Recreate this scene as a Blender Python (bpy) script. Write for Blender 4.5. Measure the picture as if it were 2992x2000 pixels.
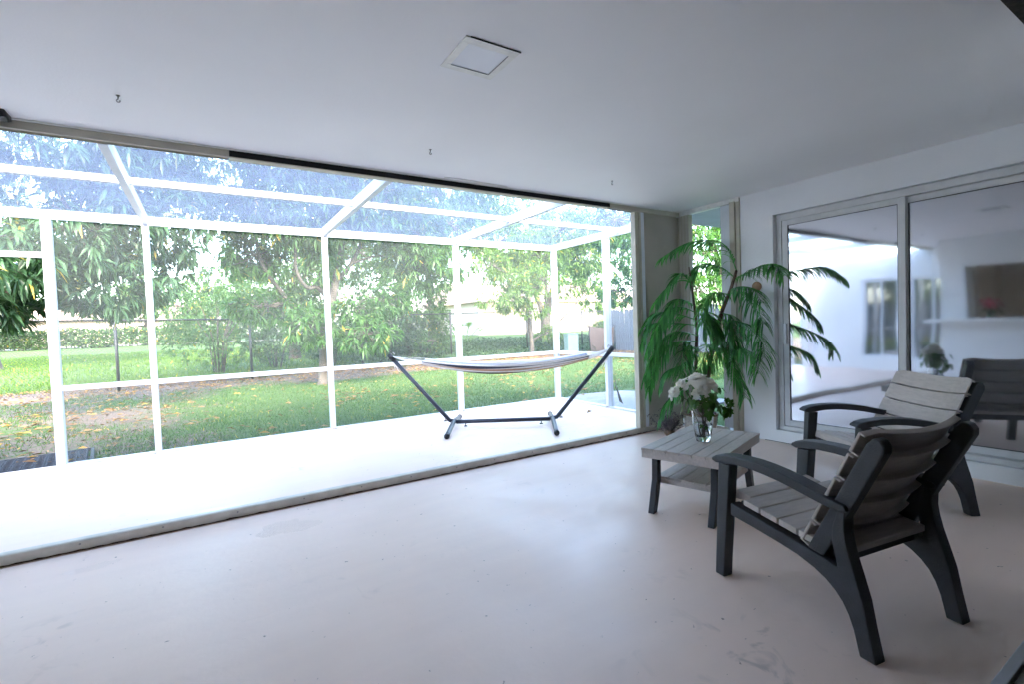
import bpy, bmesh, math, random
import numpy as np
from mathutils import Vector, Matrix

for o in list(bpy.data.objects): bpy.data.objects.remove(o)
sc = bpy.context.scene
COL = sc.collection
R = math.radians
random.seed(7); rng = np.random.default_rng(11)

# ------------------------------------------------------------------ camera
cam = bpy.data.cameras.new('camera'); cam.sensor_width = 36; cam.lens = 17.18
cam.clip_start = 0.02; cam.clip_end = 2000
camo = bpy.data.objects.new('camera', cam); COL.objects.link(camo)
_r = Vector((0.84617, -0.53173, -0.03564)); _u = Vector((0.04780, 0.00911, 0.99882)); _f = Vector((0.53077, 0.84687, -0.03312))
camo.matrix_world = Matrix(((_r.x, _u.x, -_f.x, -4.6289), (_r.y, _u.y, -_f.y, -3.6978), (_r.z, _u.z, -_f.z, 1.2165), (0, 0, 0, 1)))
sc.camera = camo

# ------------------------------------------------------------------ light
SUN_EL, SUN_AZ = 32.0, 190.0            # azimuth clockwise from +Y (the garden side): behind the house, to the right
w = bpy.data.worlds.new('World'); sc.world = w; w.use_nodes = True
nt = w.node_tree; bg = nt.nodes['Background']
sky = nt.nodes.new('ShaderNodeTexSky'); sky.sky_type = 'NISHITA'; sky.sun_disc = False
sky.sun_elevation = R(SUN_EL); sky.sun_rotation = R(SUN_AZ); sky.air_density = 1.0; sky.dust_density = 2.6; sky.ozone_density = 1.0
nt.links.new(sky.outputs[0], bg.inputs[0]); bg.inputs[1].default_value = 0.15
sd = Vector((math.sin(R(SUN_AZ)) * math.cos(R(SUN_EL)), math.cos(R(SUN_AZ)) * math.cos(R(SUN_EL)), math.sin(R(SUN_EL))))
sl = bpy.data.lights.new('sun', 'SUN'); sl.energy = 0.55; sl.angle = R(15); sl.color = (1, 0.94, 0.84)
so = bpy.data.objects.new('sun', sl); COL.objects.link(so); so.rotation_euler = sd.to_track_quat('Z', 'Y').to_euler()
sc.view_settings.view_transform = 'Standard'; sc.view_settings.look = 'None'
sc.view_settings.exposure = 4.7; sc.view_settings.gamma = 1.0; sc.view_settings.use_curve_mapping = False
sc.render.engine = 'CYCLES'
cy = sc.cycles; cy.use_denoising = True; cy.max_bounces = 8; cy.diffuse_bounces = 6; cy.glossy_bounces = 5
cy.transmission_bounces = 8; cy.transparent_max_bounces = 14; cy.caustics_reflective = False; cy.caustics_refractive = False
cy.sample_clamp_indirect = 8; cy.use_adaptive_sampling = True; cy.adaptive_threshold = .02

# ------------------------------------------------------------------ materials
def mat(name, col, rough=0.6, var=0.0, scale=6.0, bump=0.0, bscale=60.0, metal=0.0, spec=0.5, col2=None, detail=4.0, stretch=None, island=0.0):
    m = bpy.data.materials.new(name); m.use_nodes = True
    t = m.node_tree; b = t.nodes['Principled BSDF']
    b.inputs['Roughness'].default_value = rough; b.inputs['Metallic'].default_value = metal
    b.inputs['Specular IOR Level'].default_value = spec
    c = (*col, 1); b.inputs['Base Color'].default_value = c
    tc = t.nodes.new('ShaderNodeTexCoord'); src = tc.outputs['Object']
    if stretch:
        mp = t.nodes.new('ShaderNodeMapping'); mp.inputs['Scale'].default_value = stretch
        t.links.new(src, mp.inputs[0]); src = mp.outputs[0]
    last = None
    if var > 0 or col2:
        n = t.nodes.new('ShaderNodeTexNoise'); n.inputs['Scale'].default_value = scale; n.inputs['Detail'].default_value = detail
        t.links.new(src, n.inputs['Vector'])
        rp = t.nodes.new('ShaderNodeValToRGB'); rp.color_ramp.elements[0].position = 0.3; rp.color_ramp.elements[1].position = 0.7
        a = tuple(v * (1 - var) for v in col); e = col2 if col2 else tuple(min(1, v * (1 + var)) for v in col)
        rp.color_ramp.elements[0].color = (*a, 1); rp.color_ramp.elements[1].color = (*e, 1)
        t.links.new(n.outputs[0], rp.inputs[0]); last = rp.outputs[0]
    if island > 0:
        g = t.nodes.new('ShaderNodeNewGeometry'); mr = t.nodes.new('ShaderNodeMapRange')
        mr.inputs[3].default_value = 1 - island; mr.inputs[4].default_value = 1 + island
        t.links.new(g.outputs['Random Per Island'], mr.inputs[0])
        mx = t.nodes.new('ShaderNodeMix'); mx.data_type = 'RGBA'; mx.blend_type = 'MULTIPLY'; mx.inputs[0].default_value = 1
        if last: t.links.new(last, mx.inputs[6])
        else: mx.inputs[6].default_value = c
        t.links.new(mr.outputs[0], mx.inputs[7]); last = mx.outputs[2]
    if last: t.links.new(last, b.inputs['Base Color'])
    if bump > 0:
        n2 = t.nodes.new('ShaderNodeTexNoise'); n2.inputs['Scale'].default_value = bscale; n2.inputs['Detail'].default_value = 5
        t.links.new(src, n2.inputs['Vector'])
        bp = t.nodes.new('ShaderNodeBump'); bp.inputs['Strength'].default_value = bump; bp.inputs['Distance'].default_value = 0.01
        t.links.new(n2.outputs[0], bp.inputs['Height']); t.links.new(bp.outputs[0], b.inputs['Normal'])
    return m

def leafmat(name, col, trans=0.35, rough=0.4, hue=0.5, yellow=0.0, spec=0.4):
    """leaf: reflects and lets light through; each leaf a little different"""
    m = bpy.data.materials.new(name); m.use_nodes = True
    t = m.node_tree; b = t.nodes['Principled BSDF']; out = t.nodes['Material Output']
    b.inputs['Roughness'].default_value = rough; b.inputs['Specular IOR Level'].default_value = spec
    g = t.nodes.new('ShaderNodeNewGeometry')
    rp = t.nodes.new('ShaderNodeValToRGB'); e = rp.color_ramp.elements
    e[0].position = 0; e[0].color = (*[v * (1 - hue) for v in col], 1)
    e[1].position = 0.99 - yellow; e[1].color = (col[0] * (1 + hue * 1.3), col[1] * (1 + hue * 0.9), col[2] * (1 + hue * .6), 1)
    if yellow > 0:
        q = e.new(0.996); q.color = (0.42, 0.30, 0.05, 1)
    t.links.new(g.outputs['Random Per Island'], rp.inputs[0]); t.links.new(rp.outputs[0], b.inputs['Base Color'])
    tr = t.nodes.new('ShaderNodeBsdfTranslucent')
    mx = t.nodes.new('ShaderNodeMix'); mx.data_type = 'RGBA'; mx.blend_type = 'MULTIPLY'; mx.inputs[0].default_value = 1
    mx.inputs[7].default_value = (1.5, 1.7, 0.7, 1); t.links.new(rp.outputs[0], mx.inputs[6]); t.links.new(mx.outputs[2], tr.inputs[0])
    ms = t.nodes.new('ShaderNodeMixShader'); ms.inputs[0].default_value = trans
    t.links.new(b.outputs[0], ms.inputs[1]); t.links.new(tr.outputs[0], ms.inputs[2]); t.links.new(ms.outputs[0], out.inputs[0])
    return m

def screenmat(name, cover, col):
    m = bpy.data.materials.new(name); m.use_nodes = True
    t = m.node_tree; out = t.nodes['Material Output']; t.nodes.remove(t.nodes['Principled BSDF'])
    d = t.nodes.new('ShaderNodeBsdfDiffuse'); d.inputs[0].default_value = (*col, 1)
    tl = t.nodes.new('ShaderNodeBsdfTranslucent'); tl.inputs[0].default_value = (*col, 1)
    m1 = t.nodes.new('ShaderNodeMixShader'); m1.inputs[0].default_value = .5
    t.links.new(d.outputs[0], m1.inputs[1]); t.links.new(tl.outputs[0], m1.inputs[2])
    tp = t.nodes.new('ShaderNodeBsdfTransparent'); m2 = t.nodes.new('ShaderNodeMixShader')
    tc = t.nodes.new('ShaderNodeTexCoord'); n = t.nodes.new('ShaderNodeTexNoise'); n.inputs['Scale'].default_value = 1.3; n.inputs['Detail'].default_value = 3
    t.links.new(tc.outputs['Object'], n.inputs['Vector'])
    mr = t.nodes.new('ShaderNodeMapRange'); mr.inputs[1].default_value = .3; mr.inputs[2].default_value = .7
    mr.inputs[3].default_value = cover * .82; mr.inputs[4].default_value = cover * 1.18
    t.links.new(n.outputs[0], mr.inputs[0]); t.links.new(mr.outputs[0], m2.inputs[0])
    t.links.new(tp.outputs[0], m2.inputs[1]); t.links.new(m1.outputs[0], m2.inputs[2]); t.links.new(m2.outputs[0], out.inputs[0])
    return m

def glassmat(name, refl, tint, wave=0.0, rough=0.015):
    """coated window glass: part mirror, part see-through"""
    m = bpy.data.materials.new(name); m.use_nodes = True
    t = m.node_tree; out = t.nodes['Material Output']; t.nodes.remove(t.nodes['Principled BSDF'])
    g = t.nodes.new('ShaderNodeBsdfGlossy'); g.inputs['Color'].default_value = (.86, .88, .92, 1); g.inputs['Roughness'].default_value = rough
    tp = t.nodes.new('ShaderNodeBsdfTransparent'); tp.inputs[0].default_value = (*tint, 1)
    ms = t.nodes.new('ShaderNodeMixShader'); ms.inputs[0].default_value = refl
    t.links.new(tp.outputs[0], ms.inputs[1]); t.links.new(g.outputs[0], ms.inputs[2]); t.links.new(ms.outputs[0], out.inputs[0])
    if name.startswith('coated'):   # thin film of dust on the pane
        df = t.nodes.new('ShaderNodeBsdfDiffuse'); df.inputs[0].default_value = (.55, .57, .62, 1); m3 = t.nodes.new('ShaderNodeMixShader'); m3.inputs[0].default_value = .06
        t.links.new(ms.outputs[0], m3.inputs[1]); t.links.new(df.outputs[0], m3.inputs[2]); t.links.new(m3.outputs[0], out.inputs[0])
    if wave:
        tc = t.nodes.new('ShaderNodeTexCoord'); n = t.nodes.new('ShaderNodeTexNoise'); n.inputs['Scale'].default_value = 1.7; n.inputs['Detail'].default_value = 0.5
        t.links.new(tc.outputs['Object'], n.inputs['Vector'])
        bp = t.nodes.new('ShaderNodeBump'); bp.inputs['Strength'].default_value = wave; bp.inputs['Distance'].default_value = 0.02
        t.links.new(n.outputs[0], bp.inputs['Height']); t.links.new(bp.outputs[0], g.inputs['Normal'])
    return m

def floormat():
    m = mat('painted_concrete', (.60, .50, .44), .42, 0, 1, spec=.34)
    t = m.node_tree; b = t.nodes['Principled BSDF']; tc = t.nodes.new('ShaderNodeTexCoord')
    def noise(s, d=4, dist=0.0):
        n = t.nodes.new('ShaderNodeTexNoise'); n.inputs['Scale'].default_value = s; n.inputs['Detail'].default_value = d; n.inputs['Distortion'].default_value = dist
        t.links.new(tc.outputs['Object'], n.inputs['Vector']); return n.outputs[0]
    def ramp(src, p0, p1, c0, c1):
        r = t.nodes.new('ShaderNodeValToRGB'); r.color_ramp.elements[0].position = p0; r.color_ramp.elements[1].position = p1
        r.color_ramp.elements[0].color = c0; r.color_ramp.elements[1].color = c1; t.links.new(src, r.inputs[0]); return r.outputs[0]
    def mul(a, bb):
        x = t.nodes.new('ShaderNodeMix'); x.data_type = 'RGBA'; x.blend_type = 'MULTIPLY'; x.inputs[0].default_value = 1
        t.links.new(a, x.inputs[6]); t.links.new(bb, x.inputs[7]); return x.outputs[2]
    base = ramp(noise(1.1, 6), .3, .7, (.88, .685, .575, 1), (.90, .72, .615, 1))
    scuff = ramp(noise(7, 8, 1.5), .30, .42, (.70, .70, .70, 1), (1, 1, 1, 1))
    patch = ramp(noise(.9, 2), .55, .72, (1, 1, 1, 1), (0, 0, 0, 1))
    x = t.nodes.new('ShaderNodeMix'); x.data_type = 'RGBA'; t.links.new(patch, x.inputs[0]); t.links.new(scuff, x.inputs[6]); x.inputs[7].default_value = (1, 1, 1, 1)
    specks = ramp(noise(30, 3), .25, .29, (.40, .37, .35, 1), (1, 1, 1, 1))
    mp = t.nodes.new('ShaderNodeMapping'); mp.inputs['Scale'].default_value = (.7, 5, 1); mp.inputs['Rotation'].default_value = (0, 0, .35); t.links.new(tc.outputs['Object'], mp.inputs[0])
    rn = t.nodes.new('ShaderNodeTexNoise'); rn.inputs['Scale'].default_value = 2.2; rn.inputs['Detail'].default_value = 7; t.links.new(mp.outputs[0], rn.inputs['Vector'])
    roller = ramp(rn.outputs[0], .30, .70, (.965, .965, .97, 1), (1, 1, 1, 1))       # faint roller streaks in the paint
    blot = ramp(noise(.55, 3, .8), .36, .50, (.95, .94, .93, 1), (1, 1, 1, 1))      # old faded stains
    t.links.new(mul(mul(mul(mul(base, x.outputs[2]), specks), roller), blot), b.inputs['Base Color'])
    r = ramp(noise(2.2, 5), .35, .65, (.33, .33, .33, 1), (.50, .50, .50, 1)); t.links.new(r, b.inputs['Roughness'])
    bp = t.nodes.new('ShaderNodeBump'); bp.inputs['Strength'].default_value = .12; bp.inputs['Distance'].default_value = .01
    t.links.new(noise(25, 6), bp.inputs['Height']); t.links.new(bp.outputs[0], b.inputs['Normal'])
    return m

M = {}
M['floor'] = floormat()
M['ceiling'] = mat('ceiling_paint', (.89, .885, .89), .55, .025, 1.2, .08, 90, spec=.35)
M['wall'] = mat('wall_paint', (.80, .81, .83), .6, .03, 2.0, .15, 45, spec=.3)
M['white'] = mat('white_aluminium', (.68, .71, .76), .35, .04, 9, .05, 40)
M['whitedirty'] = mat('weathered_white_aluminium', (.58, .585, .59), .42, .0, 10, col2=(.66, .665, .67), detail=8, bump=.05)
M['beige'] = mat('beige_aluminium', (.50, .46, .37), .42, .08, 8, .05, 30)
M['beigewall'] = mat('beige_shutter', (.56, .52, .46), .5, .06, 5)
M['black'] = mat('black_foam', (.006, .006, .007), .8, .2, 30)
M['rust'] = mat('rusty_dirt', (.10, .055, .03), .9, .5, 40, .4, 80)
M['thr'] = mat('worn_beige_track', (.70, .66, .58), .55, .0, 10, col2=(.56, .52, .44), detail=9, bump=.1)
M['steel'] = mat('dull_steel', (.35, .34, .32), .45, .2, 60, metal=.6)
M['slat'] = mat('taupe_resin', (.52, .455, .415), .40, .10, 14, .25, 120, stretch=(1, 5, 5))
M['dark'] = mat('charcoal_resin', (.030, .031, .037), .48, .25, 12, .25, 160)
M['tube'] = mat('navy_black_steel', (.020, .024, .038), .38, .15, 20)
M['plastic'] = mat('black_plastic', (.012, .012, .014), .45, .1, 40)
M['bark'] = mat('mango_bark', (.060, .050, .042), .9, .45, 9, .7, 22, stretch=(1, 1, .35))
M['barklight'] = mat('pale_bark', (.065, .058, .052), .9, .4, 7, .6, 20, stretch=(1, 1, .4))
M['mango'] = leafmat('mango_leaf', (.044, .114, .037), .44, .40, .40, .010)
M['mangod'] = leafmat('dark_mango_leaf', (.036, .088, .048), .34, .36, .45, .008)
M['mangoy'] = leafmat('pale_mango_leaf', (.070, .140, .035), .46, .42, .38, .02)
M['bush'] = leafmat('bush_leaf', (.050, .112, .042), .40, .45, .45, .02)
M['bushd'] = leafmat('dark_bush_leaf', (.034, .075, .036), .28, .5, .45, .0)
M['palm'] = leafmat('silk_palm_leaf', (.068, .255, .092), .40, .36, .55, .0, .5)
M['ivy'] = leafmat('ivy_leaf', (.040, .115, .022), .30, .42, .6, .0)
M['grass'] = leafmat('grass_blade', (.052, .104, .038), .40, .6, .40, .03, .2)
M['sun_tinted_grass'] = leafmat('sun_tinted_grass_blade', (.062, .118, .025), .45, .6, .35, .02, .2)  # yellower blade colour stands in for sunlight on the far field
M['litter'] = leafmat('dry_leaf', (.20, .125, .070), .15, .7, .55, .0, .2)
M['petal'] = leafmat('white_petal', (.90, .88, .84), .58, .6, .06, .0, .2)
M['petal'].node_tree.nodes['Mix'].inputs[7].default_value = (1, 1, .95, 1)
M['stem'] = mat('brown_stem', (.09, .07, .04), .7, .4, 60)
M['palmstem'] = mat('palm_stem', (.12, .075, .05), .75, .4, 25, .5, 60)
M['screenw'] = screenmat('insect_screen', .21, (.235, .275, .275))
M['screenr'] = screenmat('roof_insect_screen', .50, (.115, .15, .225))
M['doorglass'] = glassmat('coated_door_glass', .62, (.45, .47, .50), .14, .045)
M['winglass'] = glassmat('window_glass', .30, (.35, .38, .38), .05)
M['water'] = glassmat('standing_water', .05, (1, 1, 1), .02, .02)
M['rubber'] = mat('black_rubber', (.022, .025, .034), .6, .4, 40, .5, 70)
M['wicker'] = mat('whitewashed_wicker', (.45, .40, .35), .8, .3, 60, .3, 120)
M['wickerd'] = mat('brown_wicker', (.16, .10, .06), .8, .3, 60, .3, 120)
M['fencewood'] = mat('grey_fence_wood', (.15, .17, .205), .9, .35, 8, .4, 30, stretch=(6, 6, .5))
M['chain'] = mat('black_vinyl_wire', (.012, .013, .014), .5)
M['shade'] = mat('brown_shade_cloth', (.085, .066, .060), .95, .12, 20, .2, 200)
M['box'] = mat('pale_green_enamel', (.17, .26, .25), .5, .06, 6)
M['stucco'] = mat('cream_stucco', (.52, .46, .39), .85, .05, 4, .2, 60)
M['rooftile'] = mat('peach_roof_tile', (.52, .35, .28), .85, .2, 12, .3, 20)
M['shingle'] = mat('roof_shingle', (.20, .18, .17), .9, .2, 20, .3, 30)
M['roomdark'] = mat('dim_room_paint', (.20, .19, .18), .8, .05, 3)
M['roomfloor'] = mat('brown_tile_floor', (.13, .10, .08), .5, .2, 4)
M['slab'] = mat('grey_concrete', (.27, .265, .27), .85, .15, 5, .4, 40)
M['tan'] = mat('tan_clay', (.34, .22, .13), .8, .2, 20)
M['diffuser'] = mat('frosted_diffuser', (.78, .80, .84), .25, .02, 3)
M['paintedge'] = mat('cream_frame', (.84, .83, .79), .5, .08, 20)
M['brown_black'] = mat('brown_black', (.05, .047, .042), .9, .4, 50)  # even brown-black for the doorway header, wall crack and light frame lines
M['dried'] = mat('dried_lavender', (.16, .125, .14), .9, .5, 40)
M['fabricw'] = mat('white_cotton', (.84, .81, .77), .9, .05, 40, .2, 300)
M['fabrict'] = mat('tan_cotton', (.50, .30, .19), .9, .08, 40, .2, 300)
M['fabricn'] = mat('navy_cotton', (.035, .042, .075), .9, .1, 40, .2, 300)
M['fabricb'] = mat('dark_brown_cotton', (.055, .042, .036), .9, .1, 40, .2, 300)
M['fabricg'] = mat('grey_cotton', (.36, .38, .44), .9, .08, 40, .2, 300)
M['counter'] = mat('white_counter', (.80, .80, .80), .35, .03, 5)
M['pink'] = mat('pink_flower', (.5, .06, .12), .7, .3, 30)

vg = bpy.data.materials.new('vase_glass'); vg.use_nodes = True
b = vg.node_tree.nodes['Principled BSDF']; b.inputs['Transmission Weight'].default_value = 1; b.inputs['Roughness'].default_value = .01
b.inputs['IOR'].default_value = 1.46; b.inputs['Base Color'].default_value = (.97, .99, .98, 1); M['vase'] = vg
wg = bpy.data.materials.new('vase_water'); wg.use_nodes = True
b = wg.node_tree.nodes['Principled BSDF']; b.inputs['Transmission Weight'].default_value = 1; b.inputs['Roughness'].default_value = 0
b.inputs['IOR'].default_value = 1.33; b.inputs['Base Color'].default_value = (.97, .985, .97, 1); M['vwater'] = wg

# ground: grass, bare soil and leaf mould by noise and by place (a worn strip along the fence)
def groundmat():
    m = mat('lawn_soil', (.1, .1, .05), .95, 0, 1, spec=.1); t = m.node_tree; b = t.nodes['Principled BSDF']
    g = t.nodes.new('ShaderNodeNewGeometry'); sx = t.nodes.new('ShaderNodeSeparateXYZ'); t.links.new(g.outputs['Position'], sx.inputs[0])
    def noise(s, d=5):
        n = t.nodes.new('ShaderNodeTexNoise'); n.inputs['Scale'].default_value = s; n.inputs['Detail'].default_value = d
        t.links.new(g.outputs['Position'], n.inputs['Vector']); return n.outputs[0]
    def math_(op, a, bb=None, cl=False):
        x = t.nodes.new('ShaderNodeMath'); x.operation = op; x.use_clamp = cl
        for i, v in enumerate((a, bb)):
            if v is None: continue
            if isinstance(v, (int, float)): x.inputs[i].default_value = v
            else: t.links.new(v, x.inputs[i])
        return x.outputs[0]
    def mr(v, a, bb, c=0, d=1):
        x = t.nodes.new('ShaderNodeMapRange'); x.interpolation_type = 'SMOOTHSTEP'
        for i, q in enumerate((a, bb, c, d)): x.inputs[i + 1].default_value = q
        t.links.new(v, x.inputs[0]); return x.outputs[0]
    strip = math_('MULTIPLY', mr(sx.outputs[1], 9.2, 11.2), mr(sx.outputs[1], 13.6, 14.6, 1, 0))
    left = math_('MULTIPLY', mr(sx.outputs[0], -3.2, -6.0), mr(sx.outputs[1], 11, 9))
    soil = math_('ADD', math_('ADD', math_('MULTIPLY', strip, .62), math_('MULTIPLY', left, .42)), math_('SUBTRACT', noise(.9), .42), True)
    soil = mr(math_('ADD', soil, math_('MULTIPLY', math_('SUBTRACT', noise(9), .5), .8)), .30, .52)
    def mixc(f, a, bb):
        x = t.nodes.new('ShaderNodeMix'); x.data_type = 'RGBA'; t.links.new(f, x.inputs[0])
        for i, v in ((6, a), (7, bb)):
            if isinstance(v, tuple): x.inputs[i].default_value = (*v, 1)
            else: t.links.new(v, x.inputs[i])
        return x.outputs[2]
    gr = mixc(noise(3), (.040, .078, .026), (.085, .135, .048))
    so_ = mixc(noise(14, 8), (.070, .052, .038), (.19, .155, .13))
    t.links.new(mixc(soil, gr, so_), b.inputs['Base Color'])
    bp = t.nodes.new('ShaderNodeBump'); bp.inputs['Strength'].default_value = .8; bp.inputs['Distance'].default_value = .04
    t.links.new(noise(22, 8), bp.inputs['Height']); t.links.new(bp.outputs[0], b.inputs['Normal'])
    return m
M['ground'] = groundmat()

# ------------------------------------------------------------------ helpers
def tag(o, label=None, cat=None, group=None, kind=None):
    if label: o['label'] = label
    if cat: o['category'] = cat
    if group: o['group'] = group
    if kind: o['kind'] = kind
    return o
def empty(name, loc=(0, 0, 0), rz=0.0, label=None, cat=None, group=None):
    o = bpy.data.objects.new(name, None); COL.objects.link(o); o.location = loc; o.rotation_euler = (0, 0, rz)
    o.empty_display_size = .1
    return tag(o, label, cat, group)
def attach(o, parent, local=False):
    if parent is None: return o
    o.parent = parent
    if not local:
        p = parent; off = Vector((0, 0, 0))
        while p is not None and p.type == 'EMPTY': off += Vector(p.location); p = p.parent
        if parent.type == 'EMPTY': o.matrix_parent_inverse = Matrix.Translation(-off)
        else:   # parent mesh holds world coordinates already (its own origin is the root's)
            pass
    return o
def mesh_obj(name, me, material, parent=None, local=False, smooth=False, bevel=0.0, seg=2):
    o = bpy.data.objects.new(name, me); COL.objects.link(o)
    if material is not None and not me.materials: me.materials.append(material)
    if smooth: me.polygons.foreach_set('use_smooth', [True] * len(me.polygons))
    if bevel > 0:
        md = o.modifiers.new('bevel', 'BEVEL'); md.width = bevel; md.segments = seg; md.limit_method = 'ANGLE'; md.angle_limit = R(40)
    attach(o, parent, local)
    return o

class MB:
    def __init__(s): s.v = []; s.f = []; s.mi = []
    def add(s, vs, fs, mi=0):
        n = len(s.v); s.v += [tuple(v) for v in vs]; s.f += [tuple(i + n for i in f) for f in fs]; s.mi += [mi] * len(fs); return s
    def box(s, x0, x1, y0, y1, z0, z1):
        x0, x1 = sorted((x0, x1)); y0, y1 = sorted((y0, y1)); z0, z1 = sorted((z0, z1))
        return s.add([(x0, y0, z0), (x1, y0, z0), (x1, y1, z0), (x0, y1, z0), (x0, y0, z1), (x1, y0, z1), (x1, y1, z1), (x0, y1, z1)],
                     [(0, 3, 2, 1), (4, 5, 6, 7), (0, 1, 5, 4), (1, 2, 6, 5), (2, 3, 7, 6), (3, 0, 4, 7)])
    def prism(s, poly, a0, a1, axis='x'):
        """poly: 2-D points; extruded from a0 to a1 along the axis. x: (y,z)  y: (x,z)  z: (x,y)"""
        A = sum(poly[i][0] * poly[(i + 1) % len(poly)][1] - poly[(i + 1) % len(poly)][0] * poly[i][1] for i in range(len(poly)))
        if A < 0: poly = poly[::-1]
        if axis == 'y': poly = poly[::-1]
        def P(p, a): return (a, p[0], p[1]) if axis == 'x' else ((p[0], a, p[1]) if axis == 'y' else (p[0], p[1], a))
        n = len(poly); vs = [P(p, a0) for p in poly] + [P(p, a1) for p in poly]
        fs = [tuple(reversed(range(n))), tuple(range(n, 2 * n))] + [(i, (i + 1) % n, n + (i + 1) % n, n + i) for i in range(n)]
        return s.add(vs, fs)
    def tube(s, pts, rad, n=8, cap=True, mi=0):
        pts = [Vector(p) for p in pts]; rads = rad if isinstance(rad, (list, tuple)) else [rad] * len(pts)
        vs = []; fs = []; prev = None
        for i, p in enumerate(pts):
            d = (pts[min(i + 1, len(pts) - 1)] - pts[max(i - 1, 0)]).normalized()
            a = prev if prev is not None else (Vector((1, 0, 0)) if abs(d.x) < .8 else Vector((0, 1, 0)))
            a = (a - d * a.dot(d)); a = a.normalized() if a.length > 1e-6 else d.orthogonal().normalized(); prev = a; bb = d.cross(a)
            for k in range(n):
                t = 2 * math.pi * k / n; vs.append(p + (a * math.cos(t) + bb * math.sin(t)) * rads[i])
        for i in range(len(pts) - 1):
            for k in range(n): fs.append((i * n + k, i * n + (k + 1) % n, (i + 1) * n + (k + 1) % n, (i + 1) * n + k))
        if cap: fs.append(tuple(reversed(range(n)))); fs.append(tuple((len(pts) - 1) * n + k for k in range(n)))
        return s.add(vs, fs, mi)
    def lathe(s, prof, c, n=32, close=False):
        vs = []; fs = []
        for r, z in prof:
            for k in range(n):
                t = 2 * math.pi * k / n; vs.append((c[0] + r * math.cos(t), c[1] + r * math.sin(t), c[2] + z))
        for i in range(len(prof) - 1):
            for k in range(n): fs.append((i * n + k, i * n + (k + 1) % n, (i + 1) * n + (k + 1) % n, (i + 1) * n + k))
        fs.append(tuple(reversed(range(n)))); fs.append(tuple((len(prof) - 1) * n + k for k in range(n)))
        return s.add(vs, fs)
    def mesh(s, name, mats=None):
        me = bpy.data.meshes.new(name); me.from_pydata(s.v, [], s.f)
        if mats:
            for m in mats: me.materials.append(m)
            me.polygons.foreach_set('material_index', s.mi)
        me.update(); return me
    def build(s, name, material, parent=None, local=False, smooth=False, bevel=0.0, seg=2, mats=None):
        return mesh_obj(name, s.mesh(name, mats), material, parent, local, smooth, bevel, seg)
def box(name, m, parent, x0, x1, y0, y1, z0, z1, bevel=0.0, local=False): return MB().box(x0, x1, y0, y1, z0, z1).build(name, m, parent, local, False, bevel)
def struct(name, mb, m, bevel=0.0): return tag(mb.build(name, m, None, False, False, bevel), kind='structure')

def np_mesh(name, V, F, mats, mi=None):
    """fast mesh from numpy arrays; F is (n, 3)"""
    me = bpy.data.meshes.new(name); n = len(F)
    me.vertices.add(len(V)); me.vertices.foreach_set('co', np.ascontiguousarray(V, dtype=np.float32).ravel())
    me.loops.add(n * 3); me.loops.foreach_set('vertex_index', np.ascontiguousarray(F, dtype=np.int32).ravel())
    me.polygons.add(n); me.polygons.foreach_set('loop_start', np.arange(0, n * 3, 3, dtype=np.int32))
    for m in mats: me.materials.append(m)
    if mi is not None: me.polygons.foreach_set('material_index', np.ascontiguousarray(mi, dtype=np.int32))
    me.update(calc_edges=True); me.validate(); return me
def unit(a): return a / np.maximum(np.linalg.norm(a, axis=-1, keepdims=True), 1e-9)
def leaf_arrays(P, D, L, W, droop=.25, fold=.25):
    """lanceolate leaves: base point, direction, length, width -> 6 vertices and 4 triangles each, bent and folded along the midrib"""
    N = len(P); up = np.array([0, 0, 1.0]) + rng.normal(0, .35, (N, 3)); S = unit(np.cross(D, up)); Nn = unit(np.cross(S, D))
    L = L[:, None]; W = W[:, None]
    mid = P + D * L * .5; tip = P + D * L + np.array([0, 0, -1.0]) * L * droop
    q = P + D * L * .48 - np.array([0, 0, 1.0]) * L * droop * .22
    l = q + S * W * .5 + Nn * W * fold; r = q - S * W * .5 + Nn * W * fold
    V = np.stack([P, l, q, r, tip], 1).reshape(-1, 3)
    i = (np.arange(N) * 5)[:, None]
    F = np.concatenate([i + np.array([[0, 2, 1]]), i + np.array([[0, 3, 2]]), i + np.array([[1, 2, 4]]), i + np.array([[2, 3, 4]])], 1).reshape(-1, 3)
    return V, F
def gate(P, f=1.0, seed=0):
    """smooth pseudo noise in [0,1] used to open gaps in a crown"""
    r_ = np.random.default_rng(seed); v = np.zeros(len(P))
    for k in range(6):
        d = unit(r_.normal(size=3)) * f * (1 + k * .45); v += np.sin(P @ d * 2.2 + r_.uniform(0, 6.3)) / (1 + .25 * k)
    return .5 + v / 6.5

# ------------------------------------------------------------------ ground
def sst(a, b_, x): t = np.clip((x - a) / (b_ - a), 0, 1); return t * t * (3 - 2 * t)
def gh(x, y):
    x = np.asarray(x, float); y = np.asarray(y, float)
    z = -.10 + .30 * sst(12.5, 22, y) + .42 * sst(22, 50, y) + .28 * sst(2, 7, x) * sst(13.2, 16.5, y)
    z = z + (.02 * np.sin(x * 1.3 + y * .7) + .015 * np.sin(x * .6 - y * 1.9)) * sst(3.2, 5, y)
    return z
def ghz(x, y): return float(gh(x, y))
xs = np.concatenate([np.linspace(-220, -16, 18), np.linspace(-15, 22, 90), np.linspace(24, 260, 18)])
ys = np.concatenate([np.linspace(2.745, 24, 80), np.linspace(25, 80, 24), np.linspace(90, 420, 12)])
def grid(xs, ys, hf):
    X, Y = np.meshgrid(xs, ys); V = np.stack([X.ravel(), Y.ravel(), hf(X, Y).ravel()], 1); nx = len(xs); ny = len(ys)
    i, j = np.meshgrid(np.arange(nx - 1), np.arange(ny - 1)); a = (j * nx + i).ravel()
    F = np.concatenate([np.stack([a, a + 1, a + nx + 1], 1), np.stack([a, a + nx + 1, a + nx], 1)]); return V, F
V, F = grid(xs, ys, gh)
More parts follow.
